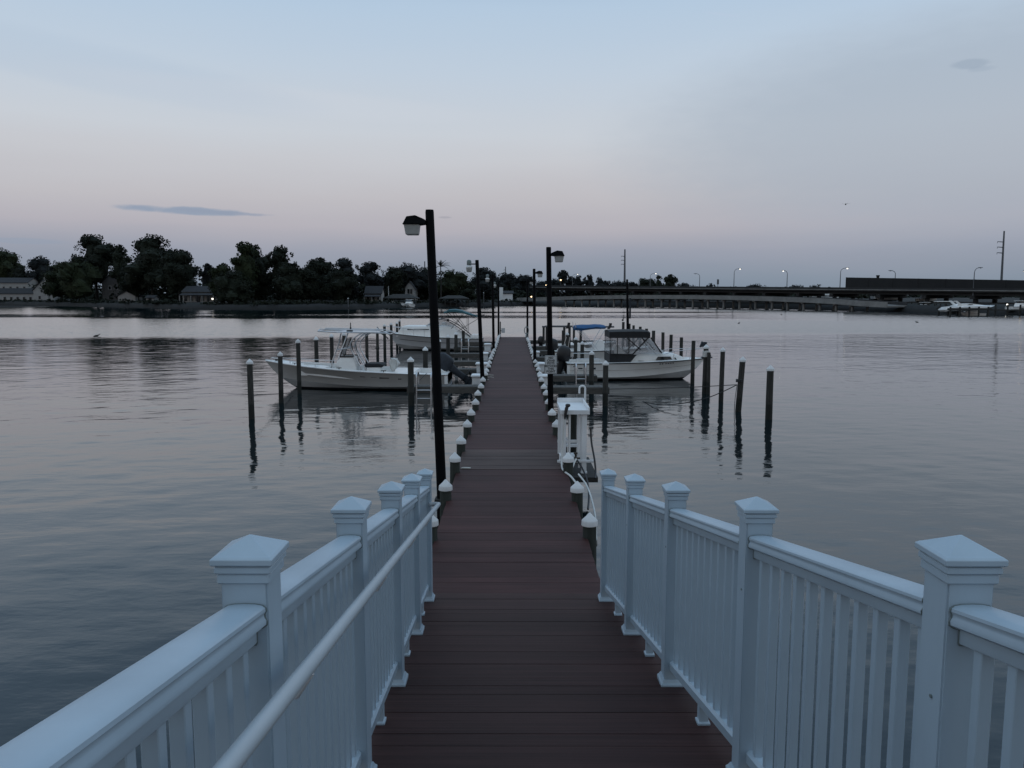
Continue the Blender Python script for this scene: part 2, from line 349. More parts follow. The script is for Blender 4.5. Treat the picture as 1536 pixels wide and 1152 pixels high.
# ------------------------------------------------------------------ water
def water():
    """river surface as real ripples: rows and columns get wider with distance, ripples finer than the mesh are left out"""
    import numpy as np
    rs = np.random.RandomState(4)
    ys = [-25.0]
    while ys[-1] < 640: ys.append(ys[-1] + max(.075, .0013 * max(ys[-1], 0)))
    us = list(np.arange(-.80, .8001, .0024)); e = .80; st = .006
    while e < 1.7: e += st; st *= 1.12; us = [-e] + us + [e]
    Y = np.array(ys)[:, None]; U = np.array(us)[None, :]
    X = U * (Y + 14.0 + 26.0 * np.clip(1 - (Y + 25) / 60, 0, 1)); Y = Y + 0 * X
    dy = np.gradient(np.array(ys))[:, None]; dx = np.gradient(np.array(us))[None, :] * (Y + 14)
    def waves(lam, n, spread, x, y, ax=1.0):
        h = np.zeros_like(x)
        for _ in range(n):
            a = rs.normal(0, spread); k = 2 * np.pi / (lam * rs.uniform(.72, 1.35)); p = rs.uniform(0, 6.28)
            h += np.sin(k * (np.sin(a) * x * ax + np.cos(a) * y) + p) * (lam / (2 * np.pi))
        return h / np.sqrt(n / 2)
    def smooth(a, b, v): t = np.clip((v - a) / (b - a), 0, 1); return t * t * (3 - 2 * t)
    # wind: uneven long patches where the ripples are steeper
    p1 = waves(230, 9, .5, X, Y, .35); p1 /= p1.std(); p2 = waves(60, 12, .5, X, Y, .25); p2 /= p2.std(); p3 = waves(17, 14, .4, X, Y, .22); p3 /= p3.std()
    warp = 5.0 * p1 + 5.5 * p2 + 2.6 * p3; yy = Y + warp * np.clip(Y / 90, 0, 1.5)
    band = smooth(66, 84, yy) * (1 - smooth(104, 126, yy)); band = np.maximum(band, .9 * smooth(142, 168, yy))
    right = smooth(10, 45, X - .1 * Y)
    band = np.maximum(band, right * smooth(40, 100, yy) * .9)
    slope = .011 + .006 * np.clip(.6 * p2 + .5 * p3, -1, 1.4) * smooth(20, 60, Y) * (1 - .45 * band) + band * .004
    h = np.zeros_like(X); tot = np.zeros_like(X)
    for lam, n, sp, w in ((7.5, 9, .8, .22), (3.4, 12, .8, .40), (1.6, 16, .8, .70), (.8, 18, .8, 1.0), (.42, 16, .8, .9)):
        fade = np.clip((lam / np.maximum(dy * 1.0, dx * .55) - 2.2) / 2.0, 0, 1)
        w = w * (1 - .9 * band) if lam > 3 else (w * (1 - .75 * band) if lam > 1.2 else w)
        h += waves(lam, n, sp, X, Y) * w * fade; tot += (w * fade) ** 2
    h = h * slope * 1.5 / np.sqrt(np.maximum(tot, .02))
    nr, nc = X.shape
    co = np.stack([X, Y, h], -1).reshape(-1, 3).astype(np.float32)
    idx = np.arange(nr * nc).reshape(nr, nc)
    q = np.stack([idx[:-1, :-1], idx[:-1, 1:], idx[1:, 1:], idx[1:, :-1]], -1).reshape(-1, 4)
    me = bpy.data.meshes.new('water'); me.vertices.add(len(co)); me.vertices.foreach_set('co', co.ravel())
    me.loops.add(q.size); me.loops.foreach_set('vertex_index', q.ravel().astype(np.int32))
    me.polygons.add(len(q)); me.polygons.foreach_set('loop_start', np.arange(0, q.size, 4, dtype=np.int32))
    me.update(calc_edges=True); me.polygons.foreach_set('use_smooth', np.ones(len(q), dtype=bool))
    at = me.attributes.new('wind', 'FLOAT', 'POINT'); at.data.foreach_set('value', band.astype(np.float32).ravel())
    m = bpy.data.materials.new('river_water'); m.use_nodes = True
    nt = m.node_tree; p = nt.nodes['Principled BSDF']
    p.inputs['Base Color'].default_value = (0.004, 0.011, 0.014, 1); p.inputs['IOR'].default_value = 1.49
    wa = node(nt, 'ShaderNodeAttribute'); wa.attribute_name = 'wind'; rr = node(nt, 'ShaderNodeMapRange'); nt.links.new(wa.outputs['Fac'], rr.inputs[0])
    rr.inputs[3].default_value = 0.04; rr.inputs[4].default_value = 0.06; nt.links.new(rr.outputs[0], p.inputs['Roughness'])
    g = node(nt, 'ShaderNodeNewGeometry'); mp = node(nt, 'ShaderNodeMapping'); mp.inputs['Scale'].default_value = (.7, 1.4, 1)
    nt.links.new(g.outputs['Position'], mp.inputs[0])
    n = node(nt, 'ShaderNodeTexNoise'); n.inputs['Scale'].default_value = 4.5; n.inputs['Detail'].default_value = 3.0; nt.links.new(mp.outputs[0], n.inputs['Vector'])
    bn = node(nt, 'ShaderNodeBump'); bn.inputs['Strength'].default_value = 1.0; bn.inputs['Distance'].default_value = 0.0045
    nt.links.new(n.outputs['Fac'], bn.inputs['Height']); 
    # in the wind patches: wavelets too small for the mesh, their steeper faces turned down wind towards the pier
    w1 = node(nt, 'ShaderNodeTexNoise'); w1.inputs['Scale'].default_value = 7.0; w1.inputs['Detail'].default_value = 2.0; nt.links.new(mp.outputs[0], w1.inputs['Vector'])
    sp = node(nt, 'ShaderNodeSeparateColor'); nt.links.new(w1.outputs['Color'], sp.inputs[0])
    def mth(op, a, b, c=None):
        q = node(nt, 'ShaderNodeMath', operation=op)
        for i, v in enumerate((a, b, c)):
            if v is None: continue
            if isinstance(v, (int, float)): q.inputs[i].default_value = v
            else: nt.links.new(v, q.inputs[i])
        return q.outputs[0]
    sy = mth('MULTIPLY', mth('MULTIPLY_ADD', sp.outputs[0], -.14, .012), wa.outputs['Fac'])
    sx = mth('MULTIPLY', mth('MULTIPLY_ADD', sp.outputs[1], .10, -.05), wa.outputs['Fac'])
    cx = node(nt, 'ShaderNodeCombineXYZ'); nt.links.new(sx, cx.inputs[0]); nt.links.new(sy, cx.inputs[1])
    va = node(nt, 'ShaderNodeVectorMath', operation='ADD'); nt.links.new(bn.outputs[0], va.inputs[0]); nt.links.new(cx.outputs[0], va.inputs[1])
    vn = node(nt, 'ShaderNodeVectorMath', operation='NORMALIZE'); nt.links.new(va.outputs[0], vn.inputs[0]); nt.links.new(vn.outputs[0], p.inputs['Normal'])
    me.materials.append(m)
    o = bpy.data.objects.new('water', me); COL.objects.link(o); o['kind'] = 'structure'
    print('water verts', len(co))
water()

# ------------------------------------------------------------------ pier and gangway
DZ = 0.67; PXC = -0.025; PHW = 0.86; RY = 6.93; SL = 0.1908
def rz(Y): return DZ + 0.012 + SL * (RY - Y)
def lx(Y): return -0.52 - 0.0356 * Y          # centre line of the left railing
def rx(Y): return 1.045 - 0.0356 * Y          # centre line of the right railing

pier = thing('pier', 'long straight pier with red brown deck boards running out over the water', 'pier', (PXC, 30, DZ))
def boards(y0, y1, x0f, x1f, zf, th=0.028):
    b = MB(); k = math.floor(y0 / BP)
    while k * BP < y1:
        a, c = max(y0, k * BP + .0015), min(y1, (k + 1) * BP - .0005)
        if c - a > .02:
            j = random.uniform(-.004, .004); dz = random.uniform(-.0015, .0015)
            vs = []
            for dzz in (-th, 0):
                for yy in (a, c):
                    for xx in (x0f(yy) + j, x1f(yy) + j): vs.append((xx, yy, zf(yy) + dzz + dz))
            b.add(vs, [(0, 2, 3, 1), (4, 5, 7, 6), (0, 1, 5, 4), (1, 3, 7, 5), (3, 2, 6, 7), (2, 0, 4, 6)])
        k += 1
    return b
L0 = lambda y: PXC - PHW; L1 = lambda y: PXC + PHW; LZ = lambda y: DZ
boards(RY + .02, 12.14, L0, L1, LZ).build('deck', 'deck', pier)
boards(12.14, 13.73, L0, L1, lambda y: DZ + .004).build('deck_patch', 'deckgrey', pier)
boards(13.73, 53.0, L0, L1, LZ).build('deck', 'deck', pier)
for sx_ in (-1, 1):
    MB().bx((PXC + sx_ * (PHW - .06), RY + .1, DZ - .26), (PXC + sx_ * (PHW - .012), 52.95, DZ - .03)).build('side_beam', 'beam', pier)
b = MB()
for k in range(28):
    y = 8.55 + 1.675 * k
    b.bx((PXC - PHW - .02, y + .09, DZ - .46), (PXC + PHW + .02, y + .17, DZ - .27))
b.build('cross_beams', 'beam', pier)['kind'] = 'stuff'
b = MB(); b.bx((PXC - PHW + .02, 24.1, DZ + .001), (PXC + PHW - .02, 24.22, DZ + .006)); b.build('joint_strip', 'deckgrey', pier)

gw = thing('gangway', 'sloping dark board gangway leading down to the pier', 'gangway', (0.02, RY, DZ))
boards(-2.4, RY - .01, lambda y: lx(y) - .09, lambda y: rx(y) + .09, rz, .03).build('deck', 'deckramp', gw)
for f in (lx, rx):
    s_ = -1 if f is lx else 1
    rows = [V((f(y) + s_ * .085 + q[0], y, rz(y) + q[1])) for y in (-2.4, RY - .03) for q in ((-.03, -.25), (.03, -.25), (.03, -.035), (-.03, -.035))]
    MB().loft([rows[:4], rows[4:]]).build('side_beam', 'beam', gw)

PY = [6.60, 5.42, 4.24, 2.97, 1.685, 0.42, -0.85]
def rail_profile(k):                         # bread-loaf top rail, across and up
    half = [(.021, -.070), (.023, -.066), (.023, -.036), (.036, -.033), (.0445, -.027), (.0455, -.018), (.041, -.010), (.0405, -.004), (.0445, .003), (.0435, .010), (.037, .0155), (.022, .0185)]
    pts = [(-a, c) for a, c in half[::-1]][::-1]
    pts = [(-a, c) for a, c in half] ; pts = half + [(0.0, .0195)] + pts[::-1]
    return [(a * k, c) for a, c in pts]
def low_profile():
    return [(-.024, -.028), (.024, -.028), (.026, .012), (.014, .024), (-.014, .024), (-.026, .012)]
def railing(fx, label, handrail):
    root = thing('railing', label, 'railing', (fx(3.0), 3.0, rz(3.0)), group='white railings along the gangway')
    HW = .050
    balus = None
    for y in PY:
        x, z = fx(y), rz(y)
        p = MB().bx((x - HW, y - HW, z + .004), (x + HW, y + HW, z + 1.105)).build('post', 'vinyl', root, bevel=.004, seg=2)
        c = MB()
        c.box((x, y, z + 1.085), (.113, .113, .022)); c.box((x, y, z + 1.105), (.122, .122, .016))
        c.build('cap_moulding', 'vinyl', p, bevel=.003)
        c = MB(); w = .0665; w2 = .060
        def ring(hw, zz): return [V((x + i * hw, y + j * hw, z + zz)) for i, j in ((-1, -1), (1, -1), (1, 1), (-1, 1))]
        c.loft([ring(w - .003, 1.1155), ring(w, 1.1185), ring(w, 1.130), ring(w2, 1.135), ring(w2 - .002, 1.1355), ring(.003, 1.166)])
        c.build('post_cap', 'vinyl', p, bevel=.0015)
        sd_ = -1 if fx is rx else 1
        c = MB(); c.tube([(x + sd_ * HW, y - .012, z + .80), (x + sd_ * (HW + .003), y - .012, z + .80)], .0045, 8); c.build('screw', 'zinc', p)
        c = MB(); c.loft([ring(.068, .003), ring(.068, .022), ring(.060, .032), ring(.0535, .046)]); c.build('base_trim', 'vinyl', p)
    for a, b_ in zip(PY[1:], PY[:-1]):
        y0, y1 = a + HW + .001, b_ - HW - .001
        def ext(prof, h): return [[V((fx(y) + u, y, rz(y) + h + w)) for u, w in prof] for y in (y0, y1)]
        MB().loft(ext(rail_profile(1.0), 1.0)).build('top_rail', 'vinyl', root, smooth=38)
        MB().loft(ext(low_profile(), .125)).build('bottom_rail', 'vinyl', root, smooth=38)
        # dark joint where the rail bracket meets each post
        ym = (y0 + y1) / 2
        f = MB(); f.loft([[V((fx(ym) + i * h, ym + j * h, rz(ym) + zz)) for i, j in ((-1, -1), (1, -1), (1, 1), (-1, 1))] for h, zz in ((.03, .004), (.03, .016), (.022, .022), (.022, .104))])
        f.build('support_foot', 'vinyl', root)
        n = 11
        for i in range(n):
            y = a + (i + 1) * (b_ - a) / (n + 1); x = fx(y)
            if balus is None:
                balus = MB().bx((-.0145, -.0145, 0), (.0145, .0145, .795)).build('baluster', 'vinyl', root, local=True, bevel=.002)
                o = balus
            else:
                o = balus.copy(); COL.objects.link(o); o.parent = root
            o.location = V((x, y, rz(y) + .144)) - root.location
    for y in PY:
        for dy in (-1, 1):
            if (y == PY[0] and dy > 0) or (y == PY[-1] and dy < 0): continue
            yy = y + dy * (HW + .0015)
            pr = [V((fx(yy) + u * 1.06, yy, rz(yy) + 1.0 + w * 1.06)) for u, w in rail_profile(1.0)]
            pr2 = [q + V((0, dy * .003, 0)) for q in pr]
            MB().loft([pr, pr2]).build('rail_bracket', 'zinc', root)
    if handrail:
        hx = lambda y: fx(y) + .05 + .075; hz = lambda y: rz(y) + .868
        pts = [V((hx(y), y, hz(y))) for y in (-.9, 0, 1, 2, 3, 4, 5, 6, 6.42)]
        ye = 6.42
        pts += [V((hx(ye) - .01, ye + .045, hz(ye) - .012)), V((hx(ye) - .035, ye + .075, hz(ye) - .018)), V((hx(ye) - .06, ye + .07, hz(ye) - .02)), V((fx(6.6) + .048, 6.55, hz(6.5) - .02))]
        hr = MB().tube(pts, .0180, 14).build('handrail', 'handrail', root, smooth=60)
        for y in PY[1:6]:
            MB().tube([(fx(y) + .049, y, hz(y) - .075), (fx(y) + .09, y, hz(y) - .075), (hx(y), y, hz(y) - .02)], .009, 8).build('bracket', 'pvc', hr, smooth=60)
    return root
railing(lx, 'white railing on the left side of the gangway, with a round handrail along it', True)
railing(rx, 'white railing on the right side of the gangway, without a handrail', False)

# ------------------------------------------------------------------ piles
def pile(name, X, Y, top, r, mt, label, cat, group, cap=True, lean=(0, 0), rot=0.0):
    t = thing(name, label, cat, (X, Y, 0), 0.0 if any(lean) else rot, group)
    n = 14
    s = MB(); prof = [(r * 1.02, -1.2), (r * 1.02, 0), (r, top * .5), (r * .96, top)]
    s.lathe(prof, n=n)
    for i, p in enumerate(s.v):
        d = mnoise.noise(V((p.x * 9 + X, p.y * 9 + Y, p.z * 1.3))) * r * .07
        p.x += p.x / r * d + lean[0] * p.z; p.y += p.y / r * d + lean[1] * p.z
    s.build('shaft', mt, t, local=True, smooth=50)
    if cap:
        c = MB(); k = r * 1.13
        c.lathe([(k * .99, top - .05), (k * 1.03, top - .046), (k * 1.0, top + .006), (k * .97, top + .012), (k * .5, top + .012 + r * .50), (.010, top + .012 + r * 1.02), (.003, top + .013 + r * 1.02)], n=18)
        for p in c.v: p.x += lean[0] * p.z; p.y += lean[1] * p.z
        c.build('cap', 'cap', t, local=True, smooth=40)
    return t
NP = 27
for k in range(NP):
    y = 8.6 + 1.675 * k
    for sd, X in (('left', PXC - PHW - .03), ('right', PXC + PHW + .02)):
        jx, jy, jz = random.uniform(-.012, .012), random.uniform(-.06, .06), random.uniform(-.025, .025)
        far = 'last, at the outer end' if k == NP - 1 else ORD[k] + ' counting from the gangway'
        pile('pier_pile', X + jx, y + jy, DZ + .195 + jz, .080, 'pierpile',
             f'short white-capped pile on the {sd} edge of the pier, {far}', 'pile', 'capped piles along the pier edges', rot=random.uniform(0, 6))

def mooring(list_, side, start, group):
    for i, (px, d, top, cap, lean, extra) in enumerate(list_):
        X = (px - 770) / F * d; Y = d
        z = at_y(px, top, Y).z
        pile('mooring_pile', X, Y, z - (.10 if cap else 0), (.094 if px == 1157 else random.uniform(.074, .088)), 'pilewood', extra, 'pile', group, cap, lean, random.uniform(0, 6))
mooring([(373, 21.6, 538, 1, (0, 0), 'tall weathered mooring pile nearest on the left, standing alone in open water'),
         (418.7, 24.9, 527, 1, (.01, 0), 'mooring pile across the bow tip of the grey-hulled boat'),
         (446.8, 27.3, 508, 1, (0, 0), 'tallest mooring pile in front of the grey hull, behind its bow tip'),
         (474, 31.4, 504.5, 1, (0, 0), 'first mooring pile rising behind the bow of the grey-hulled boat'),
         (497.3, 32.8, 500.5, 1, (0, 0), 'second mooring pile behind the grey-hulled boat, just left of its tower'),
         (516, 35.2, 498.5, 1, (0, 0), 'mooring pile half hidden by the front legs of the grey boat tower'),
         (550, 40.0, 492, 1, (0, 0), 'mooring pile behind the rear legs of the grey boat tower'),
         (566, 43.4, 491.5, 1, (.005, 0), 'mooring pile right of the grey boat tower with a rope band on it'),
         (577, 45.9, 486, 1, (0, 0), 'mooring pile just off the anchor of the cabin cruiser'),
         (587, 48.2, 484, 1, (0, 0), 'mooring pile across the bow of the cabin cruiser'),
         (595.6, 52.3, 482.5, 1, (0, 0), 'mooring pile behind the cabin cruiser, left of the one with the bird'),
         (599.7, 54.0, 479, 1, (0, 0), 'farthest left mooring pile, with a dark bird perched on it')], 'left', 0, 'mooring piles on the left')
mooring([(1157, 21.5, 548, 1, (0, 0), 'thick mooring pile farthest right, standing alone in open water'),
         (1110.5, 23.0, 535, 1, (.055, 0), 'leaning mooring pile with a rope tied round its middle'),
         (1083.8, 25.2, 520.5, 1, (.01, 0), 'upright mooring pile between the leaning pile and the roped pair'),
         (1058.6, 27.4, 516.5, 1, (.012, 0), 'mooring pile wrapped with rope at the bow tip of the black-topped boat'),
         (1040, 30.4, 511, 0, (.005, 0), 'bare-topped mooring pile in front of the bow rail of the black-topped boat'),
         (1022, 34.2, 506, 0, (0, 0), 'mooring pile behind the bow rail of the black-topped boat'),
         (1006, 35.6, 502, 0, (.01, 0), 'second mooring pile behind the bow of the black-topped boat'),
         (994.7, 36.8, 498.5, 0, (-.01, 0), 'third mooring pile behind the bow of the black-topped boat'),
         (980, 38.8, 496, 0, (0, 0), 'mooring pile above the windscreen of the black-topped boat'),
         (969.5, 40.7, 493, 0, (0, 0), 'mooring pile above the front edge of the black canopy'),
         (960, 42.9, 490, 0, (0, 0), 'mooring pile above the middle of the black canopy'),
         (950, 45.2, 488, 0, (0, 0), 'mooring pile right of the tall black mast pole over the canopy'),
         (943.5, 47.4, 485.5, 0, (0, 0), 'mooring pile touching the foot of the tall black mast pole'),
         (934.5, 49.5, 483, 0, (0, 0), 'farthest right mooring pile, with a bird perched on it')], 'right', 0, 'mooring piles on the right')
pile('mooring_pile', (1064.5 - 770) / F * 27.2, 27.2, 1.45, .06, 'pilewood', 'thin grey pole tied beside the rope-wrapped mooring pile', 'pole', 'mooring piles on the right', False, (-.01, 0))

# ------------------------------------------------------------------ finger piers with their end piles and ladders
def finger(side, y, xo, zf, w, label):
    x0 = PXC + side * (PHW + .05); x1 = side * xo
    t = thing('finger_pier', label, 'finger pier', ((x0 + x1) / 2, y, zf), 0, 'finger piers between the berths')
    lo, hi = min(x0, x1), max(x0, x1)
    bm_ = MB(); n = max(4, int((hi - lo) / .145))
    for i in range(n):
        a = lo + (hi - lo) * i / n
        bm_.bx((a + .003, y, zf - .03), (a + (hi - lo) / n - .003, y + w, zf + random.uniform(-.002, .002)))
    bm_.build('deck', 'finger', t)
    MB().bx((lo, y - .042, zf - .21), (hi + .0, y - .002, zf - .012)).build('side_board', 'finger', t, bevel=.004)
    MB().bx((lo, y + w + .002, zf - .21), (hi, y + w + .042, zf - .012)).build('side_board', 'finger', t, bevel=.004)
    return t
FL = [24.6, 29.6, 34.2, 39.0, 44.2, 49.0]
for i, y in enumerate(FL):
    lab = ['nearest finger pier on the left, beside the stern of the grey-hulled boat', 'left finger pier behind the outboard of the grey-hulled boat',
           'third finger pier on the left counting from the gangway', 'fourth finger pier on the left counting from the gangway',
           'fifth finger pier on the left, before the cabin cruiser', 'farthest finger pier on the left, at the stern of the cabin cruiser'][i]
    finger(-1, y + (.9 if i == 1 else 0), 3.35, .56, .6, lab)
FR = [24.4, 28.0, 32.9, 36.0, 41.0, 44.6, 50.6]
for i, y in enumerate(FR):
    lab = ['nearest finger pier on the right, just beyond the fish cleaning table', 'second finger pier on the right, with a ladder, by the black outboard',
           'third finger pier on the right, behind the stern of the black-topped boat', 'fourth finger pier on the right, before the boat with the blue canvas',
           'fifth finger pier on the right, behind the boat with the blue canvas', 'sixth finger pier on the right, under the boat lift',
           'farthest dark finger pier on the right, reaching out to the last mooring piles'][i]
    finger(1, y + (.6 if i in (2, 3) else 0), 3.0 if i < 6 else 6.6, .56, .6, lab)
for (px, d, top, lab) in ((615.5, 24.35, 536, 'grey capped pile at the end of the nearest left finger pier'), (637.8, 30.75, 520.5, 'capped pile just behind the grey boat gunwale, before its outboard'),
                          (658, 34.0, 508, 'capped pile hidden behind the nearest lamp post on the left'), (672, 38.8, 502.5, 'capped pile at the end of the fourth left finger pier, tallest before the cruiser'),
                          (684, 44.0, 498.5, 'smaller capped pile at the end of the fifth left finger pier'), (695, 48.9, 494, 'grey bare pile at the stern of the cabin cruiser')):
    X = (px - 770) / F * d; z = at_y(px, top, d).z
    pile('mooring_pile', X, d, z - .09, .096, 'pilewood', lab, 'pile', 'piles at the ends of the left finger piers', px != 695)
for (px, d, top, cap, lab) in ((909, 24.15, 541, 1, 'white-capped pile at the end of the nearest right finger pier'), (887.7, 27.75, 526, 1, 'flat-capped pile at the stern of the black-topped boat, by the ladder'),
                               (873.5, 34.6, 512, 1, 'capped pile behind the stern of the black-topped boat'), (863.5, 36.4, 505.5, 1, 'pile below the left end of the blue rolled canvas'),
                               (850.7, 41.0, 498.5, 1, 'capped pile under the right end of the boat lift'), (844.8, 44.3, 495.5, 0, 'bare pile under the middle of the boat lift')):
    X = (px - 770) / F * d; z = at_y(px, top, d).z
    pile('mooring_pile', X, d, z - (.09 if cap else 0), .085, 'pilewood', lab, 'pile', 'piles at the ends of the right finger piers', cap)
def ladder(x, y, z, w, label, down=.9):
    t = thing('dock_ladder', label, 'ladder', (x, y, z), 0, 'metal ladders on the finger piers')
    for s_ in (-1, 1):
        c = x + s_ * w / 2
        pts = [(c, y + .55, z + .01), (c, y + .55, z + .28)] + arc((c, y + .40, z + .28), .15, 0, 90, 5, 'yz') + [(c, y + .10, z + .43)] + arc((c, y + .10, z + .28), .15, 90, 180, 5, 'yz') + [(c, y - .05, z - down)]
        MB().tube(pts, .026, 8).build('side_rail', 'alu', t, smooth=60)
    for k in range(4):
        MB().tube([(x - w / 2, y - .05, z - .1 - .26 * k), (x + w / 2, y - .05, z - .1 - .26 * k)], .018, 8).build('rung', 'alu', t, smooth=60)
def lat(px, d): return (px - 770) / F * d
ladder(lat(635.5, 24.6), 24.5, .56, .46, 'grey metal ladder hooked over the nearest left finger pier')
ladder(lat(871.5, 28), 27.9, .56, .34, 'grey metal ladder hooked over the second right finger pier')
ladder(lat(697.5, 44.2), 44.1, .56, .40, 'small far ladder hooked over the fifth left finger pier')

# ------------------------------------------------------------------ dock boxes
def dock_box(px, py, d, w, h, label):
    p = at_y(px, py, d); z = p.z
    t = thing('dock_box', label, 'dock box', (p.x, d, z - h), 0, 'white dock boxes along the pier')
    MB().bx((p.x - w * .42, d - .2, z - h), (p.x + w * .42, d + .2, z - .075)).build('body', 'white', t, bevel=.012, seg=2)
    MB().loft([[V((p.x + i * w * k / 2, d + j * .26 * k, z + q)) for i, j in ((-1, -1), (1, -1), (1, 1), (-1, 1))] for k, q in ((1, -.074), (1, -.035), (.92, -.008), (.3, 0.012))]).build('lid', 'white', t, bevel=.006)
    MB().bx((p.x - w * .33, d - .16, .50), (p.x + w * .33, d + .16, z - h - .001)).build('stand', 'beam', t)
for px, py, d, w, h, lab in ((717.5, 561, 25.9, .47, .42, 'largest white dock box on the left, nearest, beside the lifted outboard'),
                             (723.5, 543.5, 30.4, .52, .40, 'second white dock box on the left, by the second lamp post'),
                             (727, 528.5, 35.8, .34, .42, 'third narrow white dock box on the left'), (731.5, 515, 43, .40, .42, 'farthest white dock box on the left, low by the pile caps'),
                             (809.5, 543.5, 31.0, .42, .36, 'second white dock box on the right, before the black outboard'), (815.5, 561.5, 25.4, .40, .42, 'nearest white dock box on the right, below the crab pot sign'),
                             (804.5, 526.5, 38.2, .34, .36, 'farthest white dock box on the right, behind the sign post')):
    dock_box(px, py, d, w, h, lab)

# ------------------------------------------------------------------ pier lamps
def lamp_post(X, Y, top, r, dx, label, head, sd, base=None):
    """dx: how far the top leans sideways"""
    t = thing('lamp_post', label, 'lamp post', (X, Y, DZ), 0, 'black lamp posts along the pier')
    zt = top - DZ
    MB().tube([(0, 0, -1.3), (0, 0, 0), (dx * .55, 0, zt * .55), (dx, 0, zt - .03), (dx, 0, zt)], [r * 1.15, r * 1.12, r, r * .93, r * .85], 16).build('pole', 'lampblack', t, local=True, smooth=50)
    MB().box((0, 0, -.12), (r * 3.0, r * 3.0, .05)).build('bracket', 'beam', t, local=True)
    if head == 'pack':
        hd = MB()
        pr = [(-.348, -.185), (-.308, -.10), (-.300, -.092), (-.187, -.078), (-.076, -.125), (-.05, -.14), (-.05, -.192), (-.127, -.202)]
        k = len(pr)
        a = [V((dx + sd * -x, -.105, zt + z)) for x, z in pr]; b = [V((dx + sd * -x, .105, zt + z)) for x, z in pr]
        hood = MB().loft([[V((p.x, p.y * .80 if p.z > zt - .15 else p.y, p.z)) for p in a], [V((p.x, p.y * .80 if p.z > zt - .15 else p.y, p.z)) for p in b]]).build('hood', 'lampblack', t, local=True, bevel=.004)
        g = MB()
        def rg(x0, x1, yy, z): return [V((dx + sd * -x0, -yy, zt + z)), V((dx + sd * -x1, -yy, zt + z)), V((dx + sd * -x1, yy, zt + z)), V((dx + sd * -x0, yy, zt + z))]
        g.loft([rg(-.340, -.132, .098, -.199), rg(-.336, -.136, .095, -.215), rg(-.318, -.150, .082, -.325), rg(-.310, -.158, .075, -.335)]).build('lens', 'lampglass', t, local=True, bevel=.006)
        MB().bx((dx + sd * .352, -.112, zt - .198), (dx + sd * .128, .112, zt - .186)).build('rim', 'lampblack', t, local=True)
    else:
        c = (dx + sd * .245, 0, zt)
        MB().tube([(dx, 0, zt - .125), (dx + sd * .19, 0, zt - .125)], .017, 8).build('arm', 'lampblack', t, local=True, smooth=60)
        MB().lathe([(.068, -.155), (.072, -.14), (.072, -.045), (.060, -.012), (.03, .004), (.003, .007)], c, 16).build('ballast_housing', 'zinc', t, local=True, smooth=40)
        MB().lathe([(.05, -.158), (.088, -.185), (.103, -.215), (.103, -.235)], c, 18).build('collar', 'cap', t, local=True, smooth=40)
        MB().lathe([(.096, -.237), (.094, -.26), (.080, -.355), (.070, -.372), (.003, -.375)], c, 18).build('lens', 'lampglass', t, local=True, smooth=40)
    return t
lamp_post(-1.00, 10.75, 4.53, .062, -.125, 'nearest black lamp post on the left, with a black angular wall-pack head', 'pack', -1)
lamp_post(-.965, 24.6, 4.50, .060, -.16, 'second lamp post on the left, with a bell-shaped lamp under a grey housing', 'bell', -1)
lamp_post(-.965, 38.6, 4.45, .060, -.05, 'third lamp post on the left, with a small white bell lamp', 'bell', -1)
lamp_post(-.96, 51.2, 4.32, .060, 0.0, 'farthest lamp post on the left, at the outer end of the pier', 'bell', -1)
lamp_post(.855, 17.75, 4.47, .060, -.07, 'nearest black lamp post on the right, carrying the crab pot sign', 'pack', 1)
lamp_post(.86, 31.4, 4.47, .060, -.04, 'second black lamp post on the right, with an angular black head', 'pack', 1)
lamp_post(.865, 48.5, 4.47, .060, 0.0, 'farthest black lamp post on the right, at the outer end of the pier', 'pack', 1)

# ------------------------------------------------------------------ warning sign on the right lamp post
def text_mesh(body, size, align='CENTER', extrude=.002, space=1.0):
    cu = bpy.data.curves.new('text', 'FONT'); cu.body = body; cu.size = size; cu.align_x = align; cu.align_y = 'CENTER'
    cu.extrude = extrude; cu.offset = size * .03; cu.space_line = space; cu.resolution_u = 2
    o = bpy.data.objects.new('text', cu); COL.objects.link(o)
    dg = bpy.context.evaluated_depsgraph_get(); dg.update()
    me = bpy.data.meshes.new_from_object(o.evaluated_get(dg)); bpy.data.objects.remove(o); bpy.data.curves.remove(cu)
    return me
def sign():
    p = at_y(826.3, 547, 17.64); w, h = .272, .415
    t = thing('warning_sign', 'white sign reading NO CRAB POTS BEYOND THIS POINT on the right lamp post', 'sign', p)
    MB().box((0, 0, 0), (w, .006, h)).build('panel', 'sign', t, local=True, bevel=.002)
    fr = MB()
    for a, b in (((-w / 2 + .012, -.0045, h / 2 - .012), (w / 2 - .012, -.0045, h / 2 - .012)), ((-w / 2 + .012, -.0045, -h / 2 + .012), (w / 2 - .012, -.0045, -h / 2 + .012)),
                 ((-w / 2 + .012, -.0045, -h / 2 + .012), (-w / 2 + .012, -.0045, h / 2 - .012)), ((w / 2 - .012, -.0045, -h / 2 + .012), (w / 2 - .012, -.0045, h / 2 - .012))):
        fr.bar(a, b, .003, .004)
    fr.build('border', 'black', t, local=True)
    L = MB()
    for i, word in enumerate(('NO', 'CRAB', 'POTS', 'BEYOND', 'THIS', 'POINT')):
        me = text_mesh(word, .068)
        z = h / 2 - .055 - i * .0615
        L.add([V((q.co.x * 1.0, -.0045 - q.co.z, q.co.y + z)) for q in me.vertices], [tuple(f.vertices) for f in me.polygons])
    L.build('lettering', 'black', t, local=True)
    sc = MB()
    for z in (h / 2 - .02, -h / 2 + .02): sc.box((0, -.005, z), (.012, .006, .012))
    sc.build('bolts', 'alu', t, local=True)
sign()

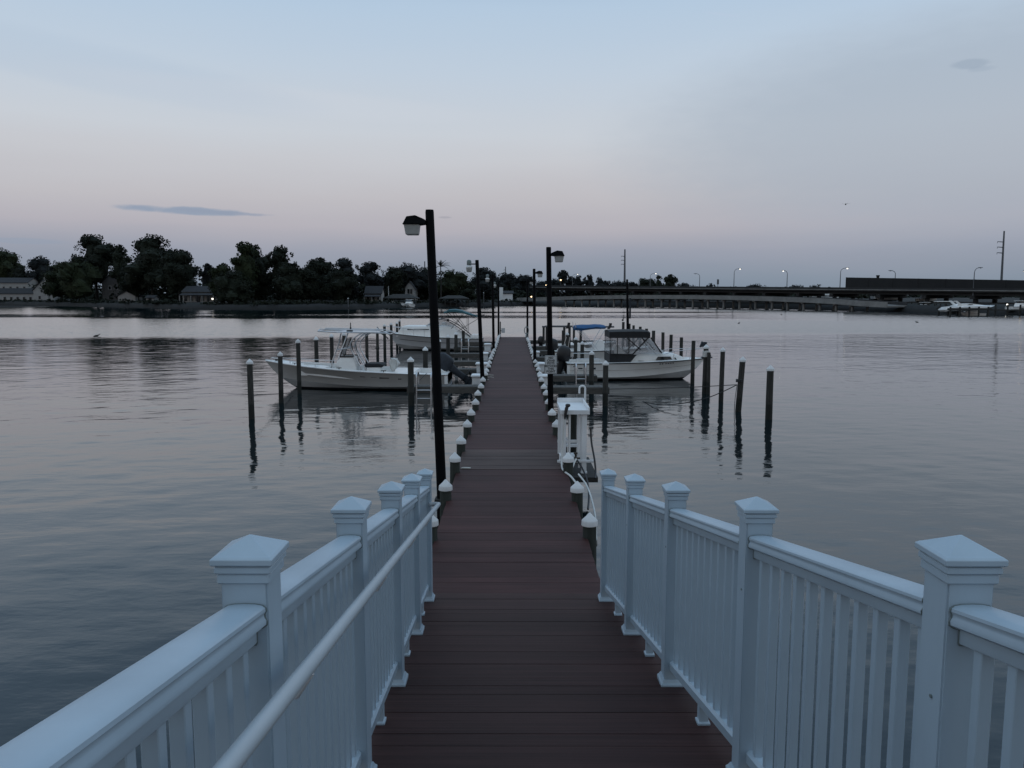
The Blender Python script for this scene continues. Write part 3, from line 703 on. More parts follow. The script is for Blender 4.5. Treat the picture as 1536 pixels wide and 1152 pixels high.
# ------------------------------------------------------------------ fish cleaning table
def fish_table():
    x0, x1, y0, y1, zt = .78, 1.20, 12.45, 13.50, 1.555
    t = thing('fish_cleaning_table', 'white fish cleaning table standing at the right edge of the pier', 'table', ((x0 + x1) / 2, 13.0, .60))
    MB().bx((x0 - .02, y0 - .02, zt - .035), (x1 + .02, y1 + .02, zt)).build('tabletop', 'white', t, bevel=.006, seg=2)
    rim = MB()
    rim.bx((x0 - .02, y0 - .022, zt - .055), (x1 + .02, y0 - .001, zt + .016)); rim.bx((x0 - .022, y1, zt + .001), (x1 + .022, y1 + .02, zt + .075))
    rim.bx((x1, y0, zt + .001), (x1 + .022, y1 - .001, zt + .055)); rim.bx((x0 - .024, y0, zt - .055), (x0 - .003, y1 - .001, zt + .012))
    rim.build('rim', 'white', t, bevel=.003)
    for (x, y) in ((x0 + .03, y0 + .07), (x1 - .06, y0 + .05), (x0 + .03, y1 - .08), (x1 - .06, y1 - .08)):
        lg = MB().bx((x - .04, y - .035, .56), (x + .04, y + .035, zt - .036)).build('leg', 'white', t, bevel=.004)
        MB().bx((x - .05, y - .05, .535), (x + .05, y + .05, .562)).build('foot', 'white', lg, bevel=.003)
    for x in (x0 + .125, x1 - .135):
        MB().tube([(x, y0 + .06, .62), (x, y0 + .06, zt - .036)], .018, 10).build('pipe', 'pvc', t, smooth=60)
    MB().bx((x0 + .07, y0 + .20, .93), (x1 - .10, y0 + .25, .98)).build('stretcher', 'white', t, bevel=.003)
    MB().bx((x0 - .07, y0 + .0, .715), (x1 + .12, y0 + .033, .755)).build('stretcher', 'white', t, bevel=.003)
    MB().bx((x0 + .06, y1 - .1, .86), (x1 - .10, y1 - .06, .91)).build('stretcher', 'white', t, bevel=.003)
    MB().bx((x0 - .02, y0 + .12, .66), (x1 - .19, y0 + .40, .80)).build('lower_shelf', 'white', t, bevel=.006)
    b = MB().bx((.80, 12.2, .45), (1.34, 13.8, .53)); b.build('platform', 'beam', t)
    MB().tube([(1.03, 13.55, -1), (1.03, 13.55, 1.35)], .075, 12).build('support_pile', 'pierpile', t, smooth=60)
    # tap on the near cross bar
    tp = MB(); tp.tube([(1.0, y0 - .03, .70), (1.0, y0 - .03, .86)], .017, 8); tp.tube([(.93, y0 - .05, .80), (1.07, y0 - .06, .80)], .014, 8)
    tp.tube([(1.0, y0 - .03, .82), (1.0, y0 - .10, .82), (1.02, y0 - .13, .76)], .014, 8); tp.tube([(.97, y0 - .03, .875), (1.03, y0 - .03, .875)], .018, 8)
    tp.build('tap', 'rust', t, smooth=60)
    return t
fish_table()
def single_tube(name, label, cat, pts, r, mt, group=None, n=8, smooth=60):
    o = MB().tube(pts, r, n).build(name, mt, None, loc=pts[0], smooth=smooth); return tag(o, label, cat, group)
single_tube('water_pipe', 'white hooked water pipe rising behind the right side of the fish cleaning table', 'pipe',
            [(1.235, 13.42, .54), (1.235, 13.42, 1.80)] + arc((1.185, 13.42, 1.80), .05, 0, 180, 8) + [(1.135, 13.42, 1.72)], .017, 'pvc', n=10)
hz_ = thing('hose_nozzle', 'black hose nozzle hanging over the front left corner of the fish cleaning table', 'nozzle', (.83, 12.40, 1.50))
MB().tube([(.86, 12.40, 1.645), (.845, 12.39, 1.60), (.825, 12.385, 1.50), (.82, 12.385, 1.43)], [.026, .030, .022, .013], 10).build('grip', 'black', hz_, smooth=60)
MB().lathe([(.02, 0), (.038, .01), (.042, .035), (.03, .05), (.003, .055)], (.868, 12.40, 1.625), 12).build('head', 'black', hz_, smooth=50)
def smooth_pts(ctrl, n=8):
    c = [V(p) for p in ctrl]; out = []
    for i in range(len(c) - 1):
        p0 = c[max(0, i - 1)]; p1 = c[i]; p2 = c[i + 1]; p3 = c[min(len(c) - 1, i + 2)]
        for k in range(n):
            t = k / n
            out.append(0.5 * ((2 * p1) + (p2 - p0) * t + (2 * p0 - 5 * p1 + 4 * p2 - p3) * t * t + (3 * p1 - p0 - 3 * p2 + p3) * t ** 3))
    return out + [c[-1]]
single_tube('hose', 'white hose looping from the nozzle down to the deck beside the table legs', 'hose',
            smooth_pts([(.81, 12.39, 1.42), (.79, 12.38, 1.1), (.77, 12.3, .80), (.765, 12.1, .70), (.81, 11.9, .695), (.90, 11.95, .72), (.96, 12.2, .76), (1.0, 12.32, .80)]), .014, 'hose', 'white hoses by the fish cleaning table')
single_tube('hose', 'white hose trailing along the deck edge to the second capped pile on the right', 'hose',
            smooth_pts([(.80, 11.85, .69), (.86, 11.6, .69), (.91, 11.2, .68), (.93, 10.9, .66)]), .015, 'hose', 'white hoses by the fish cleaning table')
single_tube('hose', 'pale hose drooping over the deck edge between the first two capped piles on the right', 'hose',
            smooth_pts([(.98, 11.6, .72), (1.07, 11.1, .64), (1.09, 10.3, .50), (1.04, 9.6, .36), (.98, 9.0, .46), (.96, 8.85, .58)]), .013, 'hose', 'white hoses by the fish cleaning table')
single_tube('hose', 'black hose hanging from the right side of the fish cleaning table', 'hose',
            smooth_pts([(1.245, 12.5, 1.28), (1.255, 12.45, 1.05), (1.29, 12.3, .80), (1.30, 12.2, .62), (1.27, 12.0, .56)]), .016, 'black')
single_tube('hose', 'black hose running from the tap down past the capped pile', 'hose',
            smooth_pts([(1.02, 12.30, .78), (1.08, 12.1, .70), (1.12, 11.7, .60), (1.10, 11.2, .50), (1.05, 10.8, .40)]), .014, 'black')

# ------------------------------------------------------------------ outer end of the pier
o = thing('notice_board', 'small grey notice board on a post at the outer end of the pier', 'sign', (-.83, 52.6, DZ))
MB().bx((-.90, 52.57, DZ - .3), (-.83, 52.64, DZ + 1.05)).build('post', 'beam', o)
MB().bx((-.80, 52.60, DZ + .30), (-.56, 52.63, DZ + .62)).build('panel', 'sign', o)
MB().bx((-.84, 52.61, DZ + .42), (-.79, 52.625, DZ + .48)).build('bracket', 'beam', o)
pts = []
for k in range(40):
    a = R(k * 27); pts.append(V((.80 + .13 * math.cos(a), 47.9 - .001 * k, 1.34 + .22 * math.sin(a))))
pts += [V((.90, 47.85, 1.1)), V((.86, 47.84, .9)), V((.80, 47.83, .75))]
single_tube('coiled_hose', 'grey hose coiled on the farthest right lamp post', 'hose', pts, .022, 'zinc')
lt = MB()
for (px, py, l, a) in ((733, 563, .35, .3), (736, 566, .22, -.4), (732, 570, .15, 1.2)):
    p = at_z(px, py, DZ + .014); dv = V((math.cos(a), math.sin(a), 0)) * l / 2
    lt.tube([p - dv, p + V((0, .05, .01)), p + dv], .012, 6)
tag(lt.build('rope_scrap', 'litter', None, loc=at_z(733, 566, DZ + .01)), 'pale scraps of rope lying on the left side of the deck by the dock box', 'rope')
p = at_z(698.5, 702, DZ + .014)
tag(MB().loft([[p + V((i * .07 * k, j * .025 * k, q)) for i, j in ((-1, -.6), (1, -1), (1.1, .8), (-.8, 1))] for k, q in ((1, -.006), (1.05, .004), (.5, .012))]).build('paper_scrap', 'litter', None, loc=p),
    'small pale scrap lying at the left edge of the grey deck boards', 'litter')

# ------------------------------------------------------------------ boats
def hull(root, L, B, zs0, zs1, mt, deckfrom=.62, rub='black', full=.42, well=.45, bot='bottom', inset=.16, flare=1.0, nst=22):
    N = nst; st = []
    for i in range(N + 1):
        t = i / N; x = L * t
        w = B / 2 * (1 - max(0.0, (t - full) / (1 - full)) ** 2.3) * (0.95 + .05 * min(1, t / .3)) + .012
        wc = B / 2 * .86 * max(0.0, 1 - max(0.0, (t - full * .7) / (1 - full * .7)) ** 1.75) + .006
        zs = zs0 + (zs1 - zs0) * t ** 1.7
        zk = -.28 + (zs1 - .02 + .28) * max(0.0, (t - .70) / .30) ** 1.9
        zc = .15 + .34 * max(0.0, (t - .35) / .65) ** 1.7
        if zk > zc - .02: zc = zk + .02
        zc = min(zc, zs - .02 * (1 if t > .97 else 2)); zk = min(zk, zc - .005)
        st.append((x, w, min(wc, w), zs, zc, zk))
    top, low = MB(), MB()
    for s_ in (-1, 1):
        rows = []
        for x, w, wc, zs, zc, zk in st:
            r = []
            for k in range(6):
                q = k / 5; yy = wc + (w - wc) * (q ** 1.5 if flare else q); r.append(V((x, s_ * yy, zc + (zs - zc) * q)))
            rows.append(r)
        top.grid(rows)
        low.grid([[V((x, 0, zk)), V((x, s_ * wc * .5, zk + (zc - zk) * .42)), V((x, s_ * wc, zc))] for x, w, wc, zs, zc, zk in st])
    x, w, wc, zs, zc, zk = st[0]
    top.add([(x, -w, zs), (x, -wc, zc), (x, wc, zc), (x, w, zs)], [(0, 1, 2, 3)])
    low.add([(x, -wc, zc), (x, 0, zk), (x, wc, zc)], [(0, 1, 2)])
    h = top.build('hull', mt, root, local=True, smooth=50)
    low.build('bottom', bot, root, local=True, smooth=50)
    rows = []
    for i, (x, w, wc, zs, zc, zk) in enumerate(st):
        c = 1.0 if i / N < deckfrom else 0.0
        wi = max(.004, w - inset); zi = zs - well * c; cr = .05 * (1 - c) * min(1, w / .4)
        ws = max(.003, wi - .03)
        rows.append([V((x, -w, zs)), V((x, -w, zs + .02)), V((x, -wi, zs + .03)), V((x, -ws, zi + .03)), V((x, 0, zi + .03 + cr)), V((x, ws, zi + .03)), V((x, wi, zs + .03)), V((x, w, zs + .02)), V((x, w, zs))])
    dk = MB().grid(rows)
    x, w, wc, zs, zc, zk = st[0]
    dk.bx((x + .0, -w + .01, zs - well), (x + .12, w - .01, zs + .028))
    dk.build('deck', 'gel', root, local=True, smooth=35)
    for s_ in (-1, 1):
        MB().tube([V((x, s_ * (w + .006), zs + .0)) for x, w, wc, zs, zc, zk in st], .022, 6).build('rub_rail', rub, h, local=True, smooth=60)
    return st
def at_station(st, x):
    for a, b in zip(st[:-1], st[1:]):
        if a[0] <= x <= b[0]:
            k = (x - a[0]) / (b[0] - a[0]); return [a[i] + (b[i] - a[i]) * k for i in range(6)]
    return st[-1]
def outboard(root, x, z, tilt, mt='black', s=1.0, covered=False):
    """motor clamped on the transom; x is the transom, motor hangs behind (towards -x)"""
    m = Matrix.Translation((x, 0, z)) @ Matrix.Rotation(R(tilt), 4, 'Y') @ Matrix.Scale(s, 4)
    def rg(x0, x1, y, zz, r=.35):
        pts = []
        for k in range(12):
            a = 2 * PI * k / 12; cx, cy = math.cos(a), math.sin(a)
            sx_ = abs(cx) ** r * (1 if cx > 0 else -1); sy_ = abs(cy) ** r * (1 if cy > 0 else -1)
            pts.append(V(((x0 + x1) / 2 + (x1 - x0) / 2 * sx_, y * sy_, zz)))
        return pts
    c = MB().loft([rg(-.42, -.02, .17, .0), rg(-.50, .06, .23, .10), rg(-.52, .07, .25, .30), rg(-.50, .02, .24, .52), rg(-.42, -.06, .19, .62), rg(-.36, -.14, .10, .655)]).xf(m)
    eng = c.build('outboard_motor', mt, root, local=True, smooth=50)
    MB().loft([rg(-.32, -.08, .075, -.62), rg(-.32, -.07, .085, -.3), rg(-.36, -.05, .12, .0)]).xf(m).build('midsection', mt, eng, local=True, smooth=50)
    MB().loft([rg(-.56, -.02, .15, -.66, .6), rg(-.58, -.02, .15, -.63, .6)]).xf(m).build('cavitation_plate', mt, eng, local=True)
    lo = MB().loft([rg(-.30, -.10, .02, -1.02, .8), rg(-.36, -.06, .05, -.90, .8), rg(-.34, -.06, .07, -.62, .8)])
    lo.tube([(.02, 0, -.84), (-.06, 0, -.84), (-.3, 0, -.84), (-.50, 0, -.84)], [.02, .065, .07, .04], 10)
    lo.xf(m).build('lower_unit', mt, eng, local=True, smooth=50)
    pr = MB()
    for k in range(3):
        a = 2 * PI * k / 3
        u = V((0, math.cos(a), math.sin(a))); w_ = V((0, -math.sin(a), math.cos(a)))
        c0 = V((-.47, 0, -.84))
        pr.loft([[c0 + u * q + w_ * g + V((d, 0, 0)) for g, d in ((-.06 * e, -.04), (.06 * e, .03), (.06 * e, .045), (-.06 * e, -.025))] for q, e in ((.03, .6), (.10, 1.2), (.17, .9))])
    pr.xf(m).build('propeller', 'alu' if not covered else mt, eng, local=True)
    br = MB(); br.box((-.0, 0, -.12), (.14, .20, .34)); br.xf(Matrix.Translation((x - .02, 0, z - .04))).build('transom_bracket', 'black', root, local=True)
    return eng

# left boat: centre console with a tubular tower
def console_boat():
    t = thing('centre_console_boat', 'grey-hulled white centre console boat with an open tubular tower, nearest on the left', 'boat', (-2.35, 29.1, 0), PI, 'boats berthed at the pier')
    st = hull(t, 6.85, 2.3, .60, 1.02, 'gelgrey', deckfrom=.80, rub='white', full=.40, well=.34)
    # casting deck and seats forward
    rows = []
    MB().bx((4.5, -.62, .50), (5.4, .62, .80)).build('bow_seat', 'gel', t, local=True, bevel=.03, seg=3)
    c = MB()
    def rg(x0, x1, y, z): return [V((x0, -y, z)), V((x1, -y, z)), V((x1, y, z)), V((x0, y, z))]
    cons = c.loft([rg(3.35, 4.22, .42, .42), rg(3.42, 4.15, .40, .95), rg(3.50, 3.98, .36, 1.18)]).build('console', 'gel', t, local=True, bevel=.03, seg=3)
    MB().tube([(3.40, 0, .98), (3.36, 0, 1.06)], .02, 8).build('wheel_hub', 'black', cons, local=True)
    wh = [V((3.36 + .05 * math.cos(a), .17 * math.sin(a), 1.06 + .16 * math.cos(a))) for a in [2 * PI * k / 16 for k in range(17)]]
    MB().tube(wh, .014, 6).build('steering_wheel', 'black', cons, local=True)
    ws = MB().loft([[V((3.99, -.36, 1.18)), V((4.005, -.36, 1.18)), V((4.005, .36, 1.18)), V((3.99, .36, 1.18))], [V((3.72, -.33, 1.86)), V((3.735, -.33, 1.86)), V((3.735, .33, 1.86)), V((3.72, .33, 1.86))]])
    wsc = ws.build('windscreen', 'vinylglass', t, local=True)
    for s_ in (-1, 1):
        side = MB().loft([[V((x, s_ * .365, z)), V((x, s_ * .37, z))] for x, z in ((3.99, 1.19), (3.52, 1.19), (3.62, 1.86), (3.73, 1.86))], closed=True, cap=True)
        f = [V((4.0, s_ * .37, 1.19)), V((3.50, s_ * .37, 1.19))]
        fm = MB(); fm.bar(f[0], f[1], .03, .05); fm.bar(f[0], V((3.72, s_ * .36, 1.86)), .02, .035); fm.bar(f[1], V((3.60, s_ * .36, 1.86)), .02, .035); fm.build('frame', 'black', wsc, local=True)
    # tower
    tw = MB().bx((2.55, -.66, 2.075), (4.05, .66, 2.105)).build('tower_top', 'alu', t, local=True, bevel=.01)
    fr = MB()
    for s_ in (-1, 1):
        y = s_ * .62; y2 = s_ * .46
        fr.tube(smooth_pts([(4.30, y2, .55), (4.28, y2, .95), (4.02, y2 * 1.1, 1.62), (3.90, y, 2.0), (3.88, y, 2.08)], 4), .026, 8)
        fr.tube(smooth_pts([(3.20, y2, .55), (3.22, y2, .80), (3.58, y2 * 1.05, 1.52), (3.45, y, 1.85), (3.10, y, 2.08)], 4), .026, 8)
        fr.tube(smooth_pts([(3.05, y2, .60), (3.10, y2, .85), (3.42, y2 * 1.05, 1.50), (3.28, y, 1.85), (2.90, y, 2.08)], 4), .022, 8)
        fr.tube([(4.08, y2 * 1.06, 1.45), (3.58, y2 * 1.05, 1.52)], .018, 8)
        fr.tube([(2.1, y, 2.03), (2.3, y, 2.06), (4.2, y, 2.10), (4.72, y, 2.13)], .024, 8)
        fr.tube([(2.45, y * .7, 2.15), (4.1, y * .7, 2.19), (4.68, y * .7, 2.20)], .016, 8)
        fr.tube([(4.72, y, 2.13), (4.68, y * .7, 2.20)], .018, 8); fr.tube([(2.1, y, 2.03), (2.45, y * .7, 2.15)], .016, 8)
    for x, z in ((2.1, 2.03), (3.2, 2.07), (4.72, 2.13)): fr.tube([(x, -.62, z), (x, .62, z)], .022, 8)
    fr.build('tower_frame', 'alu', t, local=True, smooth=60)
    MB().lathe([(.03, 0), (.03, .16), (.018, .17), (.016, .32), (.004, .33)], (3.62, .2, 2.1), 8).build('antenna', 'black', t, local=True)
    MB().bx((3.55, .12, 2.106), (3.75, .30, 2.15)).build('antenna_base', 'black', t, local=True)
    se = MB().loft([rg(2.55, 3.05, .45, .32), rg(2.50, 3.02, .45, .80)]).build('leaning_seat', 'gel', t, local=True, bevel=.02)
    MB().loft([rg(2.45, 3.10, .46, .802), rg(2.42, 3.14, .47, .88), rg(2.5, 3.05, .44, .93)]).build('cushion', 'canvas', se, local=True, bevel=.02)
    MB().bx((1.2, -.9, .40), (2.1, .9, .66)).build('aft_bench', 'gel', t, local=True, bevel=.03, seg=2)
    # covered reel bundle standing aft
    bd = MB().lathe([(.04, .58), (.07, .66), (.10, .78), (.16, .94), (.17, 1.06), (.10, 1.13), (.02, 1.15)], (2.02, .45, 0), 20)
    for p in bd.v: p += V((mnoise.noise(p * 9), mnoise.noise(p * 9 + V((5, 0, 0))), .5 * mnoise.noise(p * 6))) * .13
    bd.build('tarp_bundle', 'hose', t, local=True, smooth=50)
    # low bow rail
    br = MB()
    for s_ in (-1, 1):
        pts = []
        for x in (3.9, 4.3, 4.8, 5.3, 5.8, 6.3, 6.62):
            q = at_station(st, x); pts.append(V((x, s_ * max(.03, q[1] - .09), q[3] + .13)))
        br.tube(pts, .014, 6)
        for p in pts[::2]: br.tube([p, p - V((0, 0, .11))], .012, 6)
    br.build('bow_rail', 'alu', t, local=True, smooth=60)
    for x in (2.3, 3.9, 5.6):
        q = at_station(st, x); cl = MB(); cl.tube([(x - .09, q[1] - .08, q[3] + .075), (x + .09, q[1] - .08, q[3] + .075)], .014, 6); cl.tube([(x, q[1] - .08, q[3] + .02), (x, q[1] - .08, q[3] + .07)], .016, 6)
        cl.build('cleat', 'black', t, local=True)
    MB().box((6.4, 0, 1.05), (.16, .10, .05)).build('anchor_locker', 'black', t, local=True)
    # dark stripe mark on the hull side
    mk = MB()
    for s_ in (1, -1):
        for (x0, x1, h0, h1) in ((2.55, 3.15, .62, .66), (2.1, 2.45, .58, .66), (1.66, 1.78, .54, .62)):
            a, b = at_station(st, x0), at_station(st, x1)
            def sp(q, h): 
                z = q[4] + (q[3] - q[4]) * h; return V((q[0], s_ * (q[2] + (q[1] - q[2]) * h ** 1.5 + .004), z))
            mk.add([sp(a, h0 + .02), sp(b, h0), sp(b, h1), sp(a, h1)], [(0, 1, 2, 3)])
    mk.build('hull_mark', 'black', t, local=True)
    outboard(t, .10, .62, 52, 'cover', .97, covered=True)
    return t
console_boat()

# far left: cabin cruiser with a teal bimini
def cabin_cruiser():
    t = thing('cabin_cruiser', 'pale cabin cruiser with a folded teal bimini top, behind the grey-hulled boat', 'boat', (-1.95, 50.3, 0), PI, 'boats berthed at the pier')
    st = hull(t, 6.1, 2.35, .74, 1.08, 'gelpale', deckfrom=.36, rub='black', full=.42)
    def rg(x0, x1, y, z, yf=None): yf = yf or y; return [V((x0, -y, z)), V((x1, -yf, z)), V((x1, yf, z)), V((x0, y, z))]
    tr = MB().loft([rg(1.5, 5.5, .95, .85, .42), rg(1.6, 5.30, .92, 1.25, .40), rg(1.75, 5.1, .85, 1.50, .36), rg(2.0, 4.8, .6, 1.57, .25)]).build('cabin', 'gel', t, local=True, bevel=.03, seg=2)
    for s_ in (-1, 1):
        MB().add([V((3.35, s_ * .76, 1.30)), V((4.75, s_ * .525, 1.30)), V((4.75, s_ * .51, 1.36)), V((3.35, s_ * .74, 1.36))] , [(0, 1, 2, 3)]).xf(Matrix.Translation((0, s_ * .02, 0))).build('side_window', 'glass', tr, local=True)
        side = [V((1.55, s_ * 1.0, .80)), V((2.9, s_ * .93, .88)), V((2.3, s_ * .90, 1.52)), V((1.75, s_ * .95, 1.30)), V((.7, s_ * 1.0, .82))]
        MB().loft([side, [p - V((0, s_ * .04, 0)) for p in side]]).build('cockpit_side', 'gel', t, local=True)
    # windscreen: bright slanted front, dark curved side frame
    wf = MB()
    for s_ in (-1, 1):
        wf.tube(smooth_pts([(3.55, s_ * .62, 1.55), (3.05, s_ * .72, 1.86), (2.75, s_ * .78, 1.98)], 4), .028, 8)
    wf.tube([(2.75, -.78, 1.98), (2.75, .78, 1.98)], .028, 8)
    wf.build('windscreen_frame', 'alu', t, local=True, smooth=60)
    sf = MB()
    for s_ in (-1, 1): sf.tube(smooth_pts([(2.75, s_ * .78, 1.98), (2.2, s_ * .86, 1.86), (1.75, s_ * .93, 1.62), (1.3, s_ * .97, 1.32), (.75, s_ * 1.0, .86)], 4), .026, 8)
    sf.build('side_frame', 'black', t, local=True, smooth=60)
    for s_ in (-1, 1):
        MB().add([V((3.50, s_ * .63, 1.56)), V((2.76, s_ * .77, 1.95)), V((2.0, s_ * .88, 1.72)), V((1.8, s_ * .92, 1.55))], [(0, 1, 2, 3)]).build('side_glass', 'vinylglass', t, local=True)
    MB().add([V((3.53, -.62, 1.56)), V((3.53, .62, 1.56)), V((2.77, .77, 1.96)), V((2.77, -.77, 1.96))], [(0, 1, 2, 3)]).build('front_glass', 'vinylglass', t, local=True)
    MB().box((2.15, .85, 1.92), (.16, .10, .14)).build('spotlight', 'black', t, local=True, bevel=.03)
    MB().loft([rg(2.2, 2.7, .4, 1.3), rg(2.35, 2.6, .36, 1.75)]).build('helm_seat', 'gel', t, local=True, bevel=.04)
    # bimini
    rows = []
    prof = [(2.42, 2.40), (2.1, 2.50), (1.7, 2.51), (1.3, 2.45), (1.0, 2.35), (.6, 2.24), (.32, 2.19)]
    cn = MB().loft([[V((x, y, z - .06 - .03 * abs(y))) for y in (-.85, 0, .85)] + [V((x, y, z + .06 * w - .05 * abs(y))) for y in (.85, 0, -.85)] for (x, z), w in zip(prof, (.6, 1.4, 1.5, 1.4, 1.1, .5, .1))])
    cn.build('bimini_top', 'tealcanvas', t, local=True, smooth=50)
    fr = MB()
    for s_ in (-1, 1):
        y = s_ * .86
        for a, b in (((2.3, 2.38), (1.05, 1.25)), ((1.9, 2.44), (1.05, 1.25)), ((1.2, 2.36), (2.0, 1.30)), ((.95, 2.30), (.95, 1.05)), ((.8, 2.24), (.45, 2.05)), ((-.1, 2.22), (1.5, 1.25)), ((-.1, 2.22), (.75, 2.20))):
            fr.tube([(a[0], y, a[1]), (b[0], y, b[1])], .016, 6)
    fr.build('bimini_frame', 'black', t, local=True, smooth=60)
    br = MB()
    for s_ in (-1, 1):
        pts = []
        for x in (3.6, 4.3, 5.0, 5.6, 6.05):
            q = at_station(st, x); pts.append(V((x, s_ * max(.05, q[1] - .06), q[3] + .42)))
        br.tube(pts, .016, 6)
        for p in pts: br.tube([p, p - V((0, 0, .40))], .012, 6)
    br.tube([(6.05, -.06, 1.49), (6.25, 0, 1.52), (6.05, .06, 1.49)], .016, 6); br.build('bow_rail', 'alu', t, local=True, smooth=60)
    an = MB(); an.bx((5.9, -.12, 1.08), (6.55, .12, 1.14)); an.tube([(6.5, 0, 1.05), (6.15, 0, .80), (6.05, 0, .70)], .04, 6); an.tube([(6.55, 0, 1.2), (6.75, 0, 1.45)], .03, 6)
    an.build('anchor', 'cover', t, local=True)
    MB().bx((-.55, -.95, .26), (0.0, .95, .31)).build('swim_platform', 'gel', t, local=True, bevel=.01)
    MB().bx((.1, -.95, .74), (.75, .95, .98)).build('aft_seat', 'gel', t, local=True, bevel=.06, seg=2)
    st_ = MB()
    for s_ in (-1, 1):
        for a, b in zip(st[:-1], st[1:]):
            if .1 < a[0] < 5.2:
                def sp(q, h): return V((q[0], s_ * (q[2] + (q[1] - q[2]) * h ** 1.5 + .004), q[4] + (q[3] - q[4]) * h))
                st_.add([sp(a, .50), sp(b, .50), sp(b, .54), sp(a, .54)], [(0, 1, 2, 3)])
    st_.build('side_stripe', 'black', t, local=True)
cabin_cruiser()

# right: walkaround with the black canvas enclosure
def walkaround():
    t = thing('walkaround_boat', 'white boat with a black canvas and clear vinyl cockpit enclosure, on the right', 'boat', (2.15, 32.4, 0), 0, 'boats berthed at the pier')
    st = hull(t, 5.75, 2.2, .70, .84, 'gel', deckfrom=.42, rub='black', full=.40)
    def rg(x0, x1, y, z, yf=None): yf = yf or y; return [V((x0, -y, z)), V((x1, -yf, z)), V((x1, yf, z)), V((x0, y, z))]
    cb = MB().loft([rg(2.35, 5.05, .84, .72, .34), rg(2.55, 4.85, .80, .90, .32), rg(2.8, 4.5, .74, 1.04, .32), rg(3.0, 4.3, .55, 1.10, .25)]).build('cabin', 'gel', t, local=True, bevel=.04, seg=2)
    for s_ in (-1, 1):
        f = lambda x: .84 - (.84 - .34) * (x - 2.35) / 2.7
        q = [V((3.62, s_ * (f(3.62) + .012), .82)), V((4.32, s_ * (f(4.32) + .012), .82)), V((4.24, s_ * (f(4.24) - .012), .955)), V((3.72, s_ * (f(3.72) - .012), .955))]
        MB().loft([q, [p + V((0, s_ * -.03, 0)) for p in q]]).build('side_window', 'glass', cb, local=True)
        q = [V((4.42, s_ * (f(4.42) + .012), .83)), V((4.52, s_ * (f(4.52) + .012), .83)), V((4.42, s_ * (f(4.42) - .012), .93))]
        MB().loft([q, [p + V((0, s_ * -.03, 0)) for p in q]]).build('side_window', 'glass', cb, local=True)
        q = [V((2.9, s_ * .755, .80)), V((3.2, s_ * .70, .78))]
        MB().bar(q[0], q[1], .05, .012).build('vent', 'black', cb, local=True)
    # windscreen
    wfr = MB()
    for s_ in (-1, 1):
        a, b, c, d = V((3.62, s_ * .70, 1.08)), V((3.10, s_ * .68, 1.62)), V((3.30, s_ * .66, 1.69)), V((3.92, s_ * .55, 1.13))
        for p, q in ((a, b), (b, c), (c, d), (d, a)): wfr.tube([p, q], .028, 8)
    wfr.tube([(3.30, -.66, 1.69), (3.30, .66, 1.69)], .03, 8); wfr.tube([(3.92, -.55, 1.13), (3.92, .55, 1.13)], .03, 8)
    wfr.tube([(3.92, 0, 1.13), (3.30, 0, 1.69)], .026, 8)
    w_ = wfr.build('windscreen_frame', 'white', t, local=True, smooth=60)
    MB().add([V((3.90, -.55, 1.14)), V((3.90, .55, 1.14)), V((3.31, .65, 1.67)), V((3.31, -.65, 1.67))], [(0, 1, 2, 3)]).build('windscreen_glass', 'vinylglass', w_, local=True)
    # canopy roof
    prof = [(1.70, 1.99), (1.95, 2.00), (2.6, 2.015), (3.2, 2.01), (3.34, 1.97)]
    MB().loft([[V((x, -.86, 1.72)), V((x, -.40, 1.74)), V((x, .40, 1.74)), V((x, .86, 1.72)), V((x, .84, z - .03)), V((x, .40, z + .02)), V((x, -.40, z + .02)), V((x, -.84, z - .03))] for x, z in prof]).build('canopy', 'canvas', t, local=True, smooth=40)
    en = MB(); gl = MB(); lowc = MB()
    for s_ in (-1, 1):
        y = s_ * .87; yb = s_ * .95
        def P(x, z): return V((x, y + (yb - y) * (1.74 - z) / 1.0, z))
        for a, b, w in ((P(1.73, 1.74), P(1.73, .74), .06), (P(2.02, 1.74), P(2.02, .74), .05), (P(2.48, 1.74), P(2.48, 1.10), .05), (P(3.26, 1.74), P(2.62, 1.06), .05), (P(3.36, 1.74), P(3.80, 1.12), .05), (P(2.42, 1.72), P(2.95, 1.26), .04), (P(3.0, 1.74), P(3.12, 1.6), .05), (P(1.73, 1.08), P(2.66, 1.06), .06)):
            en.bar(a, b, .025, w)
        lowc.add([P(1.71, 1.09), P(2.80, 1.06), P(2.52, .73), P(1.71, .73)], [(0, 1, 2, 3)])
        gl.add([P(1.75, 1.73), P(3.34, 1.73), P(3.78, 1.12), P(2.7, 1.06), P(1.75, 1.09)], [(0, 1, 2, 3, 4)])
    gl.add([V((1.72, -.86, 1.73)), V((1.72, .86, 1.73)), V((1.72, .93, 1.06)), V((1.72, -.93, 1.06))], [(0, 1, 2, 3)])
    lowc.add([V((1.715, -.92, 1.07)), V((1.715, .92, 1.07)), V((1.715, .95, .72)), V((1.715, -.95, .72))], [(0, 1, 2, 3)])
    gl.build('clear_panel', 'vinylglass', t, local=True); lowc.build('lower_curtain', 'canvas', t, local=True); en.build('canopy_frame', 'canvas', t, local=True)
    MB().loft([rg(2.1, 2.5, .35, .75), rg(2.05, 2.5, .36, 1.02), rg(2.0, 2.14, .34, 1.4)]).build('helm_seat', 'gel', t, local=True, bevel=.04)
    br = MB()
    for s_ in (-1, 1):
        pts = []
        for x in (4.35, 4.7, 5.1, 5.5, 5.74):
            q = at_station(st, x); pts.append(V((x, s_ * max(.05, q[1] - .06), q[3] + .40 + .02 * (x - 4.3))))
        br.tube([V((3.95, s_ * .62, 1.06)), *pts], .014, 6)
        for p in pts[::2]: br.tube([p, p - V((.06, 0, .40))], .012, 6)
